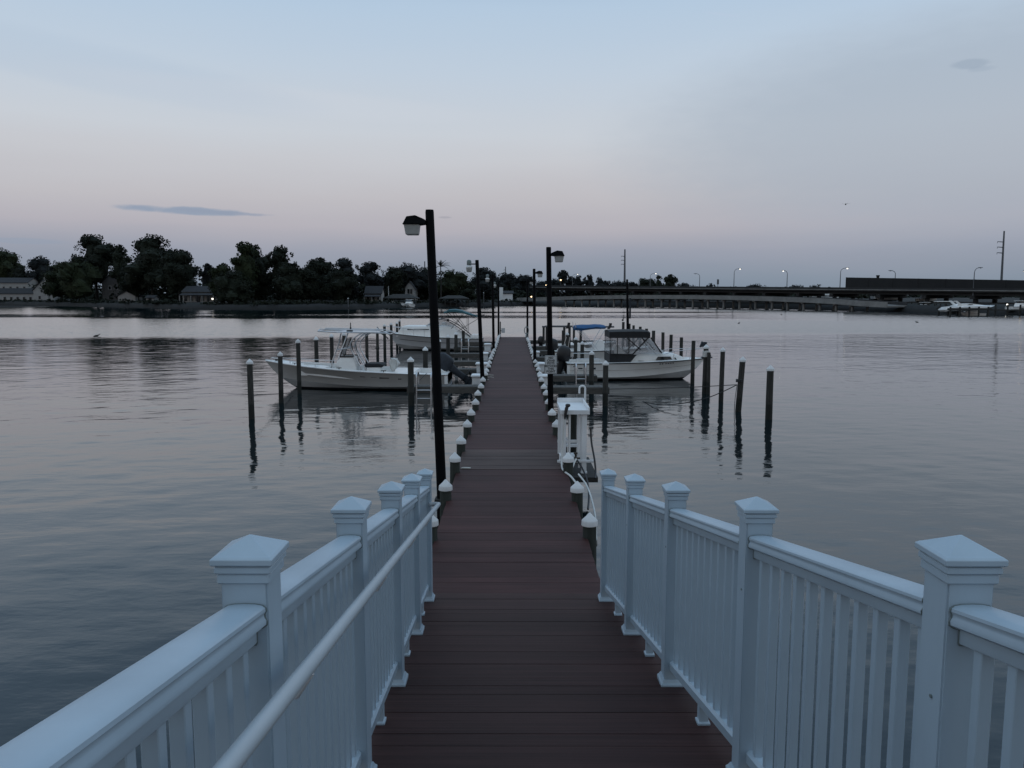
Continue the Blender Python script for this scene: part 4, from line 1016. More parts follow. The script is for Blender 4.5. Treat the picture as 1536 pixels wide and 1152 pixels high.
    br.tube([(5.74, -.05, 1.27), (5.95, 0, 1.28), (5.74, .05, 1.27)], .014, 6); br.build('bow_rail', 'alu', t, local=True, smooth=60)
    an = MB(); an.bx((5.6, -.10, .86), (6.05, .10, .91)); an.tube([(5.55, 0, 1.30), (5.62, 0, 1.52), (5.82, 0, 1.36)], .05, 6); an.box((5.70, 0, 1.42), (.22, .16, .20)); an.tube([(6.0, 0, .93), (5.9, 0, 1.15)], .03, 6)
    an.build('anchor', 'cover', t, local=True, bevel=.02)
    mk = MB()
    for s_ in (-1, 1):
        def sp(x, h):
            q = at_station(st, x); return V((x, s_ * (q[2] + (q[1] - q[2]) * h ** 1.5 + .005), q[4] + (q[3] - q[4]) * h))
        for k in range(6): x = 3.72 + k * .10 + (.05 if k > 1 else 0); mk.add([sp(x, .80), sp(x + .06, .80), sp(x + .06, .88), sp(x, .88)], [(0, 1, 2, 3)])
        for x0, x1, h0, h1 in ((.45, .62, .62, .70), (.9, 1.15, .58, .72), (.25, .29, .78, .84)): mk.add([sp(x0, h0), sp(x1, h0), sp(x1, h1), sp(x0, h1)], [(0, 1, 2, 3)])
    mk.build('hull_mark', 'cover', t, local=True)
    lnw = MB()
    for s_ in (-1, 1):
        pts = []
        for x in [0.02 + 5.2 * k / 20 for k in range(21)]:
            q = at_station(st, x); h = .50; pts.append(V((x, s_ * (q[2] + (q[1] - q[2]) * h ** 1.5 + .002), q[4] + (q[3] - q[4]) * h)))
        lnw.tube(pts, .008, 5)
    lnw.build('spray_rail', 'gelgrey', t, local=True)
    outboard(t, .06, .66, 16, 'black', 1.0)
    rl = MB()
    rl.tube([(.35, .98, .74), (.38, .98, .98), (1.3, .98, .98), (1.33, .98, .76)], .016, 6); rl.tube([(.35, -.98, .74), (.38, -.98, .90), (1.3, -.98, .90), (1.33, -.98, .76)], .016, 6)
    rl.build('side_rail', 'alu', t, local=True)
walkaround()

# right, beyond: open boat with a rolled blue bimini
def open_boat():
    t = thing('open_motorboat', 'white open motorboat with rolled blue canvas on its frame, behind the black-topped boat', 'boat', (2.0, 38.7, 0), 0, 'boats berthed at the pier')
    st = hull(t, 5.0, 2.1, .74, .92, 'gel', deckfrom=.72, rub='black', full=.42, well=.40)
    def rg(x0, x1, y, z): return [V((x0, -y, z)), V((x1, -y, z)), V((x1, y, z)), V((x0, y, z))]
    MB().loft([rg(1.85, 2.55, .36, .38), rg(1.9, 2.45, .34, 1.05), rg(2.05, 2.4, .30, 1.25)]).build('console', 'gel', t, local=True, bevel=.03, seg=2)
    MB().loft([rg(1.15, 1.6, .40, .38), rg(1.12, 1.62, .42, .80), rg(1.15, 1.3, .40, 1.10)]).build('seat', 'gel', t, local=True, bevel=.03, seg=2)
    b = MB()
    def rr(x, z, ry, rzz): return [V((x, ry * math.cos(2 * PI * k / 12), z + rzz * math.sin(2 * PI * k / 12))) for k in range(12)]
    for p in ():
        pass
    b.loft([rr(.95, 1.85, .10, .10), rr(1.05, 1.87, .7, .13), rr(1.35, 1.86, .75, .155), rr(1.7, 1.89, .75, .125), rr(2.0, 1.92, .75, .115), rr(2.3, 1.91, .75, .105), rr(2.46, 1.90, .7, .09), rr(2.50, 1.90, .5, .05)])
    for p in b.v: p.z += .025 * mnoise.noise(p * 3)
    b.build('rolled_bimini', 'bluecanvas', t, local=True, smooth=60)
    fr = MB()
    for s_ in (-1, 1):
        y = s_ * .88
        for a, c in (((1.15, 1.75), (1.95, .80)), ((1.3, 1.75), (2.1, .80)), ((2.4, 1.80), (1.9, .95)), ((1.0, 1.9), (.98, 2.12))): fr.tube([(a[0], y, a[1]), (c[0], y, c[1])], .014, 6)
    fr.build('bimini_frame', 'alu', t, local=True, smooth=60)
    rod = MB()
    for x, lean_ in ((.35, .2), (.6, .12), (2.9, .15), (3.3, -.1)): rod.tube([(x, -.9, .76), (x + lean_, -.9, 1.45)], .010, 5)
    rod.build('rod_holder', 'alu', t, local=True)
    outboard(t, .06, .66, 14, 'black', .95)
open_boat()

# two boat lifts standing in the far right berths
def boat_lift(x0, x1, ya, yb, za, zb, label, drop):
    t = thing('boat_lift', label, 'boat lift', (x0, ya, 0), 0, 'boat lifts on the right')
    for y, z in ((ya, za), (yb, zb)):
        MB().bx((x0 - .04, y - .06, z - .045), (x1 + .10, y + .06, z + .045)).build('beam', 'steel', t)
        MB().tube([(x0, y + .13, z + .02), (x1 + .06, y + .13, z + .02)], .03, 6).build('drive_shaft', 'alu', t)
        for x in ((x0 + .06, x1 - .06) if drop else (x0 + .06,)):
            MB().tube([(x, y, -1), (x, y, z - .046)], .07, 8).build('post', 'pilewood', t, smooth=60)
    m = MB(); m.loft([[V((x1 - .12 + i * .07 + k * .10, ya + j * .09, za + q)) for i, j in ((-1, -1), (1, -1), (1, 1), (-1, 1))] for q, k in ((-.12, -.9), (.0, -.2), (.06, 0), (.14, .25), (.20, .2))])
    m.build('motor', 'black', t, bevel=.01)
boat_lift(lat(818, 43), lat(855, 43), 42.6, 47.0, 1.78, 1.60, 'grey boat lift beams with a black motor, left of the blue canvas', True)
boat_lift(lat(868, 43), lat(916, 43), 42.4, 47.2, 1.76, 1.55, 'grey boat lift beams with a black motor, behind the blue canvas', False)

# skiff sitting in the berth under the boat lifts
def skiff():
    t = thing('skiff', 'low pale skiff with a dark outboard, at the far right berth', 'boat', (1.75, 47.2, 0), 0, 'boats berthed at the pier')
    st = hull(t, 4.4, 1.7, .50, .68, 'gelpale', deckfrom=.8, rub='white', full=.45, well=.3)
    MB().bx((1.5, -.6, .40), (1.85, .6, .62)).build('thwart', 'gel', t, local=True, bevel=.02)
    MB().bx((2.7, -.55, .42), (3.05, .55, .64)).build('thwart', 'gel', t, local=True, bevel=.02)
    outboard(t, .05, .5, 10, 'black', .75)
skiff()

# ------------------------------------------------------------------ mast pole, ropes, birds
a, b_ = at_y(941.7, 500, 46.3), at_y(940.6, 419, 46.3)
mp_ = thing('mast_pole', 'tall black mast pole rising from the right row of mooring piles', 'pole', (a.x, 46.3, 0))
MB().tube([V((a.x, 46.3, -1)), a, b_], [.10, .085, .06], 10).build('pole', 'lampblack', mp_, smooth=60)
MB().bx((a.x + .06, 46.26, 2.1), (a.x + .16, 46.34, 3.3)).build('cable_box', 'cover', mp_)
def rope(label, ctrl, r=.014): single_tube('mooring_rope', label, 'rope', smooth_pts(ctrl, 6), r, 'rope', 'mooring ropes', 6)
pk = at_y(1105.5, 577, 22.9)
rope('taut dark rope from the leaning right pile to the nearest right finger pier', [pk, at_y(1070, 579, 23.2), at_y(1040, 580.5, 23.5), at_y(980, 582.5, 23.9), at_y(913, 583.5, 24.05)], .012)
rope('slack dark rope sagging from the leaning right pile to the water', [pk, at_y(1085, 587, 22.9), at_y(1060, 597, 23.0), at_y(1030, 604, 23.2), at_y(995, 607.5, 23.6), at_z(972, 604, .03), at_z(955, 601, -.05)], .014)
rope('thin rope end hanging straight down from the leaning right pile', [pk, at_y(1102.5, 598, 22.9), at_y(1101, 622, 22.9)], .009)
rope('dark rope from the nearest left pile across to the grey bow pile', [at_y(376, 597, 21.5), at_y(383, 593, 22), at_y(415, 591, 24.7), at_y(440, 589.5, 27.1)], .012)
rope('thin dark rope from the grey-hulled boat stern to the finger pier', [at_y(640, 560, 27.9), at_y(628, 572, 26.6), at_y(617, 584, 24.5)], .010)
def rope_ring(px, py, d, r, k, label):
    p = at_y(px, py, d); m = MB()
    for i in range(k):
        m.tube([p + V((r * math.cos(q), r * math.sin(q), -.035 * i + .01 * math.sin(3 * q + i))) for q in [2 * PI * j / 14 for j in range(15)]], .022, 6)
    tag(m.build('rope_wrap', 'rope' if k < 5 else 'hose', None, loc=p, smooth=60), label, 'rope', 'ropes tied round piles')
rope_ring(1109.5, 570, 23.0, .095, 2, 'dark rope wound round the leaning right pile')
rope_ring(1059, 527, 27.4, .105, 6, 'pale rope wound thickly round the top of the bow pile on the right')
rope_ring(566, 522, 43.4, .095, 2, 'rope band tied round the pile right of the boat tower')
def bird(px, py, Y, s, label, group, flying=False, rot=0.0):
    p = at_y(px, py, Y)
    t = thing('bird', label, 'bird', p, rot, group)
    def el(x, r, z): return [V((x, r * math.cos(2 * PI * k / 10), z + r * 1.1 * math.sin(2 * PI * k / 10))) for k in range(10)]
    bd = MB().loft([el(-.5 * s, .02 * s, .02 * s), el(-.35 * s, .07 * s, .03 * s), el(-.1 * s, .16 * s, .05 * s), el(.15 * s, .16 * s, .06 * s), el(.30 * s, .09 * s, .12 * s), el(.36 * s, .07 * s, .22 * s), el(.42 * s, .085 * s, .30 * s), el(.50 * s, .06 * s, .31 * s), el(.56 * s, .02 * s, .29 * s), el(.68 * s, .01 * s, .28 * s)])
    bd.build('body', 'bird', t, local=True, smooth=60)
    for s_ in (-1, 1):
        if flying:
            w = MB().loft([[V((.15 * s, s_ * .1 * s, .1 * s)), V((-.15 * s, s_ * .1 * s, .1 * s)), V((-.15 * s, s_ * .1 * s, .07 * s))], [V((.18 * s, s_ * .6 * s, .3 * s)), V((-.12 * s, s_ * .6 * s, .3 * s)), V((-.12 * s, s_ * .6 * s, .28 * s))], [V((-.05 * s, s_ * 1.15 * s, .18 * s)), V((-.15 * s, s_ * 1.15 * s, .18 * s)), V((-.15 * s, s_ * 1.15 * s, .17 * s))]])
        else:
            w = MB().loft([[V((.15 * s, s_ * .15 * s, .12 * s)), V((.12 * s, s_ * .17 * s, .02 * s)), V((.1 * s, s_ * .13 * s, .05 * s))], [V((-.2 * s, s_ * .13 * s, .12 * s)), V((-.2 * s, s_ * .15 * s, .03 * s)), V((-.2 * s, s_ * .1 * s, .05 * s))], [V((-.48 * s, s_ * .03 * s, .05 * s)), V((-.48 * s, s_ * .035 * s, .03 * s)), V((-.48 * s, s_ * .02 * s, .03 * s))]])
        w.build('wing', 'bird', t, local=True)
bird(600.5, 477, 54.0, .42, 'dark bird perched on the farthest left mooring pile', 'birds perched on piles', rot=2.2)
bird(934, 480.5, 49.5, .36, 'dark bird perched on the farthest right mooring pile', 'birds perched on piles', rot=1.2)
def floatbird(px, py, s, label): 
    p = at_z(px, py, 0.02); bird(px, py, p.y, s, label, 'dark birds afloat', rot=random.uniform(0, 3))
floatbird(144, 504.5, .55, 'dark bird afloat far out on the left'); floatbird(1108, 485, .45, 'dark bird afloat right of centre'); floatbird(1375, 483.5, .5, 'dark bird afloat near the right bank')
floatbird(1172, 472.5, .6, 'small dark bird afloat before the low bridge')
bird(1268, 307, 90, .42, 'single bird flying high on the right', 'birds in flight', True, 1.0)

# ------------------------------------------------------------------ far bank
EDGE = [(-1500, 430), (-900, 400), (-300, 350), (0, 318), (100, 284), (180, 252), (250, 224), (330, 208), (400, 203), (520, 214), (650, 262), (750, 285), (800, 303), (850, 292), (900, 281), (943, 272), (1027, 255), (1090, 240), (1160, 223), (1230, 206), (1290, 191), (1400, 163), (1540, 146), (1900, 128), (2600, 118)]
def edgeY(px):
    for (a, ya), (b, yb) in zip(EDGE[:-1], EDGE[1:]):
        if a <= px <= b: return ya + (yb - ya) * (px - a) / (b - a)
    return EDGE[0][1] if px < EDGE[0][0] else EDGE[-1][1]
def land():
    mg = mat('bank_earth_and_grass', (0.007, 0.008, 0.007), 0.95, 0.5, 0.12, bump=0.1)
    mw = mat('stone_bank', (0.010, 0.010, 0.010), 0.9, 0.4, 0.35, bump=0.15)
    rows = []; random.seed(3)
    for i in range(200):
        px = -1500 + 4100 * i / 199; Y = edgeY(px) + .8 * mnoise.noise(V((px * .03, 0, 0))); u = (px - 770) / F
        h = 1.25 + .35 * mnoise.noise(V((px * .02, 5, 0)))
        rows.append([V((u * Y, Y, -.6)), V((u * Y, Y, .0)), V((u * (Y + 1.6), Y + 1.6, h)), V((u * (Y + 12), Y + 12, h + .5)), V((u * (Y + 70), Y + 70, h + 1.6)), V((u * (Y + 400), Y + 400, 5)), V((u * (Y + 1500), Y + 1500, 6))])
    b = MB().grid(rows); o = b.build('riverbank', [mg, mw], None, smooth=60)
    n = len(rows[0]) - 1
    for i, f in enumerate(o.data.polygons):
        zs = [o.data.vertices[k].co.z for k in f.vertices]
        if max(zs) < 2.2 and min(zs) < .3: f.material_index = 1
    o['kind'] = 'structure'
land()

def leaves(b, c, rad, n, size, squash=1.0, rng=random):
    for _ in range(n):
        while True:
            p = V((rng.uniform(-1, 1), rng.uniform(-1, 1), rng.uniform(-1, 1)))
            if .02 < p.length <= 1: break
        p = p * (p.length ** -.35)                       # push outward a little
        q = V(c) + V((p.x * rad[0], p.y * rad[1], p.z * rad[2]))
        n_ = V((rng.gauss(0, 1), rng.gauss(0, 1), rng.gauss(0, 1) + .6)).normalized()
        u = n_.orthogonal().normalized(); u.rotate(Matrix.Rotation(rng.uniform(0, 6.28), 3, n_)); w = n_.cross(u)
        s = size * rng.uniform(.5, 1.25)
        b.add([q - u * s * .5, q + w * s * .42, q + u * s * .6, q - w * s * .38], [(0, 1, 2, 3)])
def clump(b, c, rad, rng, n=9, m=6):
    """lumpy closed mass of inner foliage"""
    o = V((rng.uniform(0, 99), rng.uniform(0, 99), 0)); rings = []
    for i in range(m + 1):
        th = PI * (i + .02) / (m + .04); r = []
        for k in range(n):
            a = 2 * PI * k / n; d = V((math.sin(th) * math.cos(a), math.sin(th) * math.sin(a), math.cos(th)))
            q = 1 + .45 * mnoise.noise(d * 1.9 + o); r.append(V(c) + V((d.x * rad[0], d.y * rad[1], d.z * rad[2])) * q)
        rings.append(r)
    b.loft(rings)
def tree(px, top, wpx, Y, m, label, cat='tree', base=None, low=.12, seed=0, n=2300, loose=0.0, lobes=9, group='trees on the far bank', name='broadleaf_tree', kx=1.0):
    rng = random.Random(seed * 31 + int(px))
    u = (px - 770) / F; z0 = 1.4 if base is None else base
    zt = at_y(px, top, Y).z; W = wpx / F * Y; H = zt - z0
    t = thing(name, label, cat, (u * Y, Y, z0), 0, group)
    r = max(.12, H * .018)
    tr = MB().tube([(0, 0, -.6), (0, 0, H * .2), (rng.uniform(-.03, .03) * W, 0, H * .5), (rng.uniform(-.05, .05) * W, 0, H * .85)], [r * 1.4, r, r * .7, r * .2], 7)
    for k in range(5):
        a = rng.uniform(0, 6.28); h0 = H * rng.uniform(.25, .55); l = W * rng.uniform(.25, .40)
        tr.tube([(0, 0, h0), (l * .5 * math.cos(a), l * .5 * math.sin(a), h0 + l * .4), (l * math.cos(a), l * math.sin(a), h0 + l * .6)], [r * .5, r * .3, r * .08], 5)
    tr.build('trunk', 'bark', t, local=True, smooth=60)
    b = MB(); hc = H * (1 - low) / 2; zc = H * low + hc
    ls = max(.5, .014 * H + .38)
    core = .62
    leaves(b, (0, 0, zc * .95), (W * .36, W * .30, hc * .84), int(n * .30), ls, rng=rng); clump(b, (0, 0, zc * .93), (W * .30, W * .24, hc * .72), rng)
    for k in range(lobes):
        a = 6.28 * k / lobes + rng.uniform(-.3, .3); e = rng.uniform(-.75, .95)
        rr = math.sqrt(max(0.05, 1 - e * e)); rl = W * rng.uniform(.15, .25)
        c = V((W * .34 * rr * math.cos(a), W * .34 * rr * math.sin(a), zc + hc * .76 * e))
        rv = min(rl * rng.uniform(.7, 1.0), hc * .5); c.z = min(c.z, H - rv * .95)
        leaves(b, c, (rl, rl, rv), int(n * .70 / lobes), ls * rng.uniform(.8, 1.1), rng=rng); clump(b, c, (rl * .72, rl * .72, rv * .72), rng, 8, 5)
    rv = min(W * .22, hc * .3)
    leaves(b, (rng.uniform(-.05, .05) * W, 0, H - rv * 1.02), (W * .22, W * .22, rv), int(n * .10), ls, rng=rng); clump(b, (0, 0, H - rv * 1.15), (W * .16, W * .16, rv * .7), rng, 8, 5)
    if loose:
        for k in range(int(6 * loose)):
            a = rng.uniform(0, 3.14); c = V((W * .47 * math.cos(a) , 0, zc + hc * .9 * math.sin(a)))
            leaves(b, c, (W * .06, W * .06, W * .07), 40, ls * .8, rng=rng)
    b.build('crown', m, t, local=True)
    return t
T = [  # px, top, width, extra depth, leaf, label
 (8, 371, 66, 52, 'leaf_b', 'rounded green tree at the left edge, behind the long white house', .10, 10),
 (36, 398, 40, 48, 'leaf_a', 'low tree in the dip right of the leftmost tree', .05, 8),
 (72, 383, 52, 56, 'leaf_c', 'hazy bluish tree behind the white gabled house', .08, 9),
 (96, 392, 62, 14, 'leaf_b', 'olive bushy tree just right of the white gabled house', .02, 9),
 (122, 390, 70, 9, 'leaf_b', 'big olive willow-like tree overhanging the bank on the left', .0, 11),
 (149, 350, 66, 30, 'leaf_a', 'tall dark tree with a rounded head behind the grey gabled house', .2, 11),
 (186, 366, 34, 38, 'leaf_a', 'thin ragged tree between the two tallest left trees', .25, 7),
 (232, 351, 84, 26, 'leaf_a', 'tallest broad dark tree on the far bank', .12, 13),
 (272, 374, 66, 22, 'leaf_a', 'dark tree forming the right shoulder of the tallest tree', .10, 10),
 (210, 392, 56, 24, 'leaf_a', 'dark low tree under the left side of the tallest tree', .10, 9),
 (315, 394, 26, 90, 'leaf_c', 'small distant rounded tree in the gap right of the tallest tree', .05, 7),
 (338, 395, 50, 12, 'leaf_b', 'dark tree behind the two lit lamps', .12, 9),
 (371, 361, 50, 20, 'leaf_b', 'ragged-topped tall tree left of the pair in the middle', .05, 10),
 (384, 366, 66, 28, 'leaf_a', 'dense middle tree joined to the ragged-topped one', .0, 11),
 (425, 367, 50, 22, 'leaf_a', 'tall tree with an uneven top above the grey boat bow', .02, 10),
 (352, 405, 60, 8, 'leaf_a', 'low dark bushy tree below the ragged-topped tree', .0, 9),
 (440, 395, 56, 12, 'leaf_a', 'low dark tree on the slope left of the rounded one', .0, 9),
 (482, 386, 54, 30, 'leaf_a', 'rounded dark tree right of the tall middle group', .02, 9),
 (468, 400, 40, 14, 'leaf_a', 'small dark tree in front of the rounded dark tree', .0, 8),
 (521, 386, 46, 34, 'leaf_c', 'flat-topped tree right of the rounded dark tree', .05, 9),
 (510, 402, 60, 14, 'leaf_a', 'dark spreading tree near the bank post', .0, 9),
 (556, 392, 46, 36, 'leaf_c', 'tree with a feathery top behind the white cottage', .1, 9),
 (590, 400, 48, 30, 'leaf_a', 'tree left of the narrow white house', .05, 9),
 (612, 394, 66, 40, 'leaf_c', 'broad domed tree above the narrow white house', .08, 10),
 (640, 400, 44, 34, 'leaf_a', 'dark tree behind the nearest lamp post', .05, 9),
 (676, 404, 56, 16, 'leaf_b', 'dense rounded tree under the spiky palm', .0, 10),
 (702, 423, 30, 30, 'leaf_a', 'low tree between the boathouse and the second lamp post', .0, 8),
 (728, 401, 46, 40, 'leaf_c', 'domed tree behind the third lamp post', .02, 9),
 (758, 409, 46, 60, 'leaf_c', 'dark tree rising behind the white house with a chimney', .0, 9),
 (785, 412, 46, 66, 'leaf_c', 'dark tree right of the white house with a chimney', .0, 9),
 (812, 421, 40, 70, 'leaf_c', 'low dark tree left of the nearest right lamp post', .0, 8),
 (844, 405, 17, 60, 'leaf_c', 'small umbrella-shaped tree above the bridge approach', .55, 6),
 (866, 412, 24, 80, 'leaf_c', 'low rounded tree right of the umbrella-shaped one', .0, 7),
 (884, 411, 22, 80, 'leaf_c', 'pale-topped rounded tree at the end of the left tree line', .1, 7),
 (908, 421, 34, 110, 'leaf_c', 'small bush-like tree low behind the bridge', .0, 7),
 (830, 417, 34, 74, 'leaf_c', 'low tree just right of the nearest right lamp post', .0, 8),
 (855, 414, 26, 90, 'leaf_c', 'low tree between the umbrella-shaped tree and the rounded one', .0, 7),
 (899, 415, 24, 95, 'leaf_c', 'low tree just right of the pale-topped tree', .0, 7),
 (926, 421, 40, 120, 'leaf_c', 'low flat tree left of the power pole by the bridge', .0, 8),
 (945, 422.5, 26, 130, 'leaf_c', 'low tree right of the power pole, left of the clump', .0, 7),
 (1026, 424.5, 36, 155, 'leaf_c', 'low flat tree at the right foot of the clump above the bridge', .0, 7),
 (966, 417, 42, 150, 'leaf_a', 'wide low tree in the clump above the bridge', .0, 8),
 (986, 412, 16, 148, 'leaf_a', 'narrow middle tree in the clump above the bridge', .0, 6),
 (1004, 411, 26, 150, 'leaf_a', 'rounded right tree in the clump above the bridge', .0, 8),
 (1064, 424.5, 18, 160, 'leaf_c', 'tiny distant tree beside the short mast over the bridge', .0, 6),
 (1132, 426, 40, 170, 'leaf_c', 'low distant tree hump over the middle of the bridge', .0, 7),
 (1192, 427, 30, 170, 'leaf_c', 'low distant tree hump left of the lit bridge lamps', .0, 7),
 (1218, 427, 24, 170, 'leaf_c', 'low distant tree hump just left of the dark barrier', .0, 7)]
for i, (px, top, w, dy, m, lab, low, lb) in enumerate(T):
    Y = edgeY(px) + dy
    n = 3000 if w > 45 else (1700 if w > 25 else 800)
    tree(px, top, w, Y, m, lab, low=low, seed=i, lobes=lb, n=n, loose=1.5 if m != 'leaf_b' else 1.0)

def palm(px, top, Y):
    z0 = 1.4; zt = at_y(px, top, Y).z; X = (px - 770) / F * Y
    t = thing('palm_tree', 'spiky palm-like tree top beside the nearest lamp post', 'tree', (X, Y, z0), 0, 'trees on the far bank')
    H = zt - z0 - 2.5
    MB().tube([(0, 0, -.5), (.1, 0, H * .5), (0, 0, H)], [.3, .22, .16], 7).build('trunk', 'bark', t, local=True)
    rng = random.Random(5); b = MB()
    for k in range(30):
        a = rng.uniform(0, 6.28); e = rng.uniform(.1, 1.35); L = rng.uniform(2.8, 4.4)
        d = V((math.cos(a) * math.cos(e), math.sin(a) * math.cos(e), math.sin(e))); p = V((0, 0, H)); rows = []
        for j in range(6):
            s = j / 5; q = p + d * L * s + V((0, 0, -1.4 * s * s)); side = d.cross(V((0, 0, 1))).normalized() * (.30 * (1 - s) ** .6 * (s + .25))
            rows.append([q - side, q + V((0, 0, .06)), q + side])
        b.grid(rows)
    b.build('fronds', 'leaf_a', t, local=True)
palm(662, 389, 272)

def thicket():
    """undergrowth along the bank that reads as one dark mass"""
    rng = random.Random(11); b = MB()
    for i in range(900):
        px = rng.uniform(-120, 1300); Y0 = edgeY(px)
        dy = rng.uniform(36, 62) if px < 800 else rng.uniform(30, 120)
        if px > 1240: dy = rng.uniform(90, 200)
        Y = Y0 + dy; h = rng.uniform(4.0, 8.0) if px < 760 else rng.uniform(2.5, 6.0)
        leaves(b, ((px - 770) / F * Y, Y, 1.2 + h * .42), (rng.uniform(2.5, 6), 3, h * .6), 42, 1.25, rng=rng)
    for i in range(260):
        px = rng.uniform(1240, 1720); Y = rng.uniform(255, 330)
        leaves(b, ((px - 770) / F * Y, Y, rng.uniform(1, 3.2)), (6, 4, 2.4), 40, 1.4, rng=rng)
    o = b.build('undergrowth', 'leaf_a', None); tag(o, 'dark undergrowth massed along the far bank below the trees', 'undergrowth', kind='stuff')
    b = MB()
    for i in range(300):
        px = rng.uniform(-100, 800)
        if rng.random() < .35: px = rng.choice((rng.uniform(88, 160), rng.uniform(225, 262), rng.uniform(345, 520)))
        Y = edgeY(px) + rng.uniform(1.8, 9); h = rng.uniform(.4, 1.3)
        leaves(b, ((px - 770) / F * Y, Y, 1.3 + h * .4), (rng.uniform(1, 3), 1.2, h * .7), 22, .7, rng=rng)
    o = b.build('bank_shrubs', 'leaf_a', None); tag(o, 'low dark shrubs along the top of the far bank', 'shrubs', kind='stuff')
thicket()

# ------------------------------------------------------------------ houses on the bank
def house(name, px0, px1, eave, ridge, base, Y, label, wallm='siding', roofm='roof', gable='side', windows=(), depth=8.0, chimney=None, cat='house', porch=None, door=None):
    """gable='front': the pointed end faces the river; px/py give the outline at distance Y"""
    a = at_y(px0, base, Y); b_ = at_y(px1, base, Y); ze = at_y(px0, eave, Y).z; zr = at_y(px0, ridge, Y).z
    z0 = 1.0; w = b_.x - a.x; cx = (a.x + b_.x) / 2
    t = thing(name, label, cat, (cx, Y + depth / 2, z0), 0, 'buildings on the far bank')
    d = depth
    wl = MB()
    if gable == 'front':
        poly = [(a.x, z0), (b_.x, z0), (b_.x, ze), (cx, zr), (a.x, ze)]
        wl.prism(poly, Y, Y + d)
    else:
        wl.loft([[V((x, Y, z0)), V((x, Y + d, z0)), V((x, Y + d, ze)), V((x, Y + d / 2, zr)), V((x, Y, ze))] for x in (a.x, b_.x)])
    wall = wl.build('wall', wallm, t)
    o_ = .35; th = .18; rf = MB()
    if gable == 'front':
        for s_ in (-1, 1):
            x1 = cx + s_ * (w / 2 + o_); zz = ze - o_ * (zr - ze) / (w / 2)
            q = [(cx, zr + .02), (x1, zz + .02), (x1, zz + .02 + th), (cx, zr + .02 + th * 1.3)]
            rf.prism(q, Y - o_, Y + d + o_)
    else:
        for s_ in (-1, 1):
            ym = Y + d / 2; y1 = ym + s_ * (d / 2 + o_); zz = ze - o_ * (zr - ze) / (d / 2)
            q = [(ym, zr + .02), (y1, zz + .02), (y1, zz + .02 + th), (ym, zr + .02 + th * 1.3)]
            rf.loft([[V((x, y, z)) for y, z in q] for x in (a.x - o_, b_.x + o_)])
    roof = rf.build('roof', roofm, t)
    for (u, v, ww, hh) in windows:
        x = a.x + w * u; z = z0 + (ze - z0) * v
        f = MB(); f.bx((x - ww / 2 - .09, Y - .05, z - hh / 2 - .09), (x + ww / 2 + .09, Y - .002, z + hh / 2 + .09)); fr = f.build('window', wallm if wallm == 'siding' else 'white', t)
        MB().bx((x - ww / 2, Y - .07, z - hh / 2), (x + ww / 2, Y - .052, z + hh / 2)).build('pane', 'glass', fr)
    if door:
        x = a.x + w * door; MB().bx((x - .5, Y - .06, z0), (x + .5, Y - .002, z0 + 2.3)).build('door', 'roof', t)
    if chimney:
        c0, c1, top = chimney; x0, x1 = at_y(c0, top, Y).x, at_y(c1, top, Y).x
        MB().bx((x0, Y - .6, z0), (x1, Y - .004, at_y(c0, top, Y).z)).build('chimney', wallm, roof)
    if porch:
        pz = z0 + (ze - z0) * porch
        pr = MB().loft([[V((x, Y - 2.6, pz - .25)), V((x, Y - .004, pz + .35)), V((x, Y - .004, pz + .50)), V((x, Y - 2.6, pz - .1))] for x in (a.x, b_.x)]).build('porch_roof', roofm, t)
        n = max(2, int(w / 3))
        for k in range(n + 1):
            x = a.x + .1 + (w - .2) * k / n; MB().bx((x - .08, Y - 2.5, z0), (x + .08, Y - 2.34, pz - .22)).build('porch_post', wallm, t)
    return t
W2 = lambda n, v, ww=.9, hh=1.3: tuple(((k + .5) / n, v, ww, hh) for k in range(n))
house('house', -30, 42, 424, 417, 448, 338, 'long white two-storey house at the left edge of the picture', windows=W2(7, .72) + W2(6, .27), depth=9, door=.6)
house('house', -8, 50, 440, 433, 448, 328, 'low white annexe in front of the long white house', windows=W2(6, .45, 1.0, 1.2), depth=5)
house('house', 50, 80, 435, 421, 449, 322, 'white house with its gable end facing the river, left of the willow-like tree', gable='front', windows=((.42, .92, .8, 1.1), (.3, .4, .9, 1.3), (.72, .4, .9, 1.3)), depth=9, chimney=(66, 71, 416))
house('house', 153, 186, 424, 409, 440, 292, 'grey gabled house half hidden below the tall dark tree', wallm='sidinggrey', gable='front', windows=((.35, .75, .9, 1.2), (.65, .75, .9, 1.2)), depth=8)
house('boathouse', 177, 203, 444, 437, 455, 262, 'white cottage at the water below the grey gabled house', gable='front', windows=((.3, .5, .7, .9),), depth=5, cat='boathouse')
house('shed', 219, 231, 447, 444, 455, 243, 'small pale shed by the water under the tallest tree', windows=(), depth=3, cat='shed', door=.5)
house('house', 274, 325, 438, 430, 453, 232, 'low white house with a porch, left of the two lit lamps', windows=W2(6, .5, .9, 1.5), depth=8, porch=.80, door=.46)
house('house', 548, 572, 440, 430, 453, 252, 'white cottage half hidden among trees in the middle of the bank', windows=W2(3, .55, .8, 1.1), depth=6, porch=.75)
house('house', 607.5, 622, 432.5, 422.5, 452, 278, 'narrow white house with a steep gable facing the river', gable='front', windows=((.38, .80, .75, 1.6), (.66, .80, .75, 1.6), (.5, .35, 1.2, 1.3)), depth=9)
house('house', 748.5, 769, 440.5, 437, 454, 304, 'bright white house with a tall white chimney, beyond the end of the pier', wallm='white', windows=((.55, .3, .9, 1.1),), depth=8, chimney=(749, 754.5, 431))
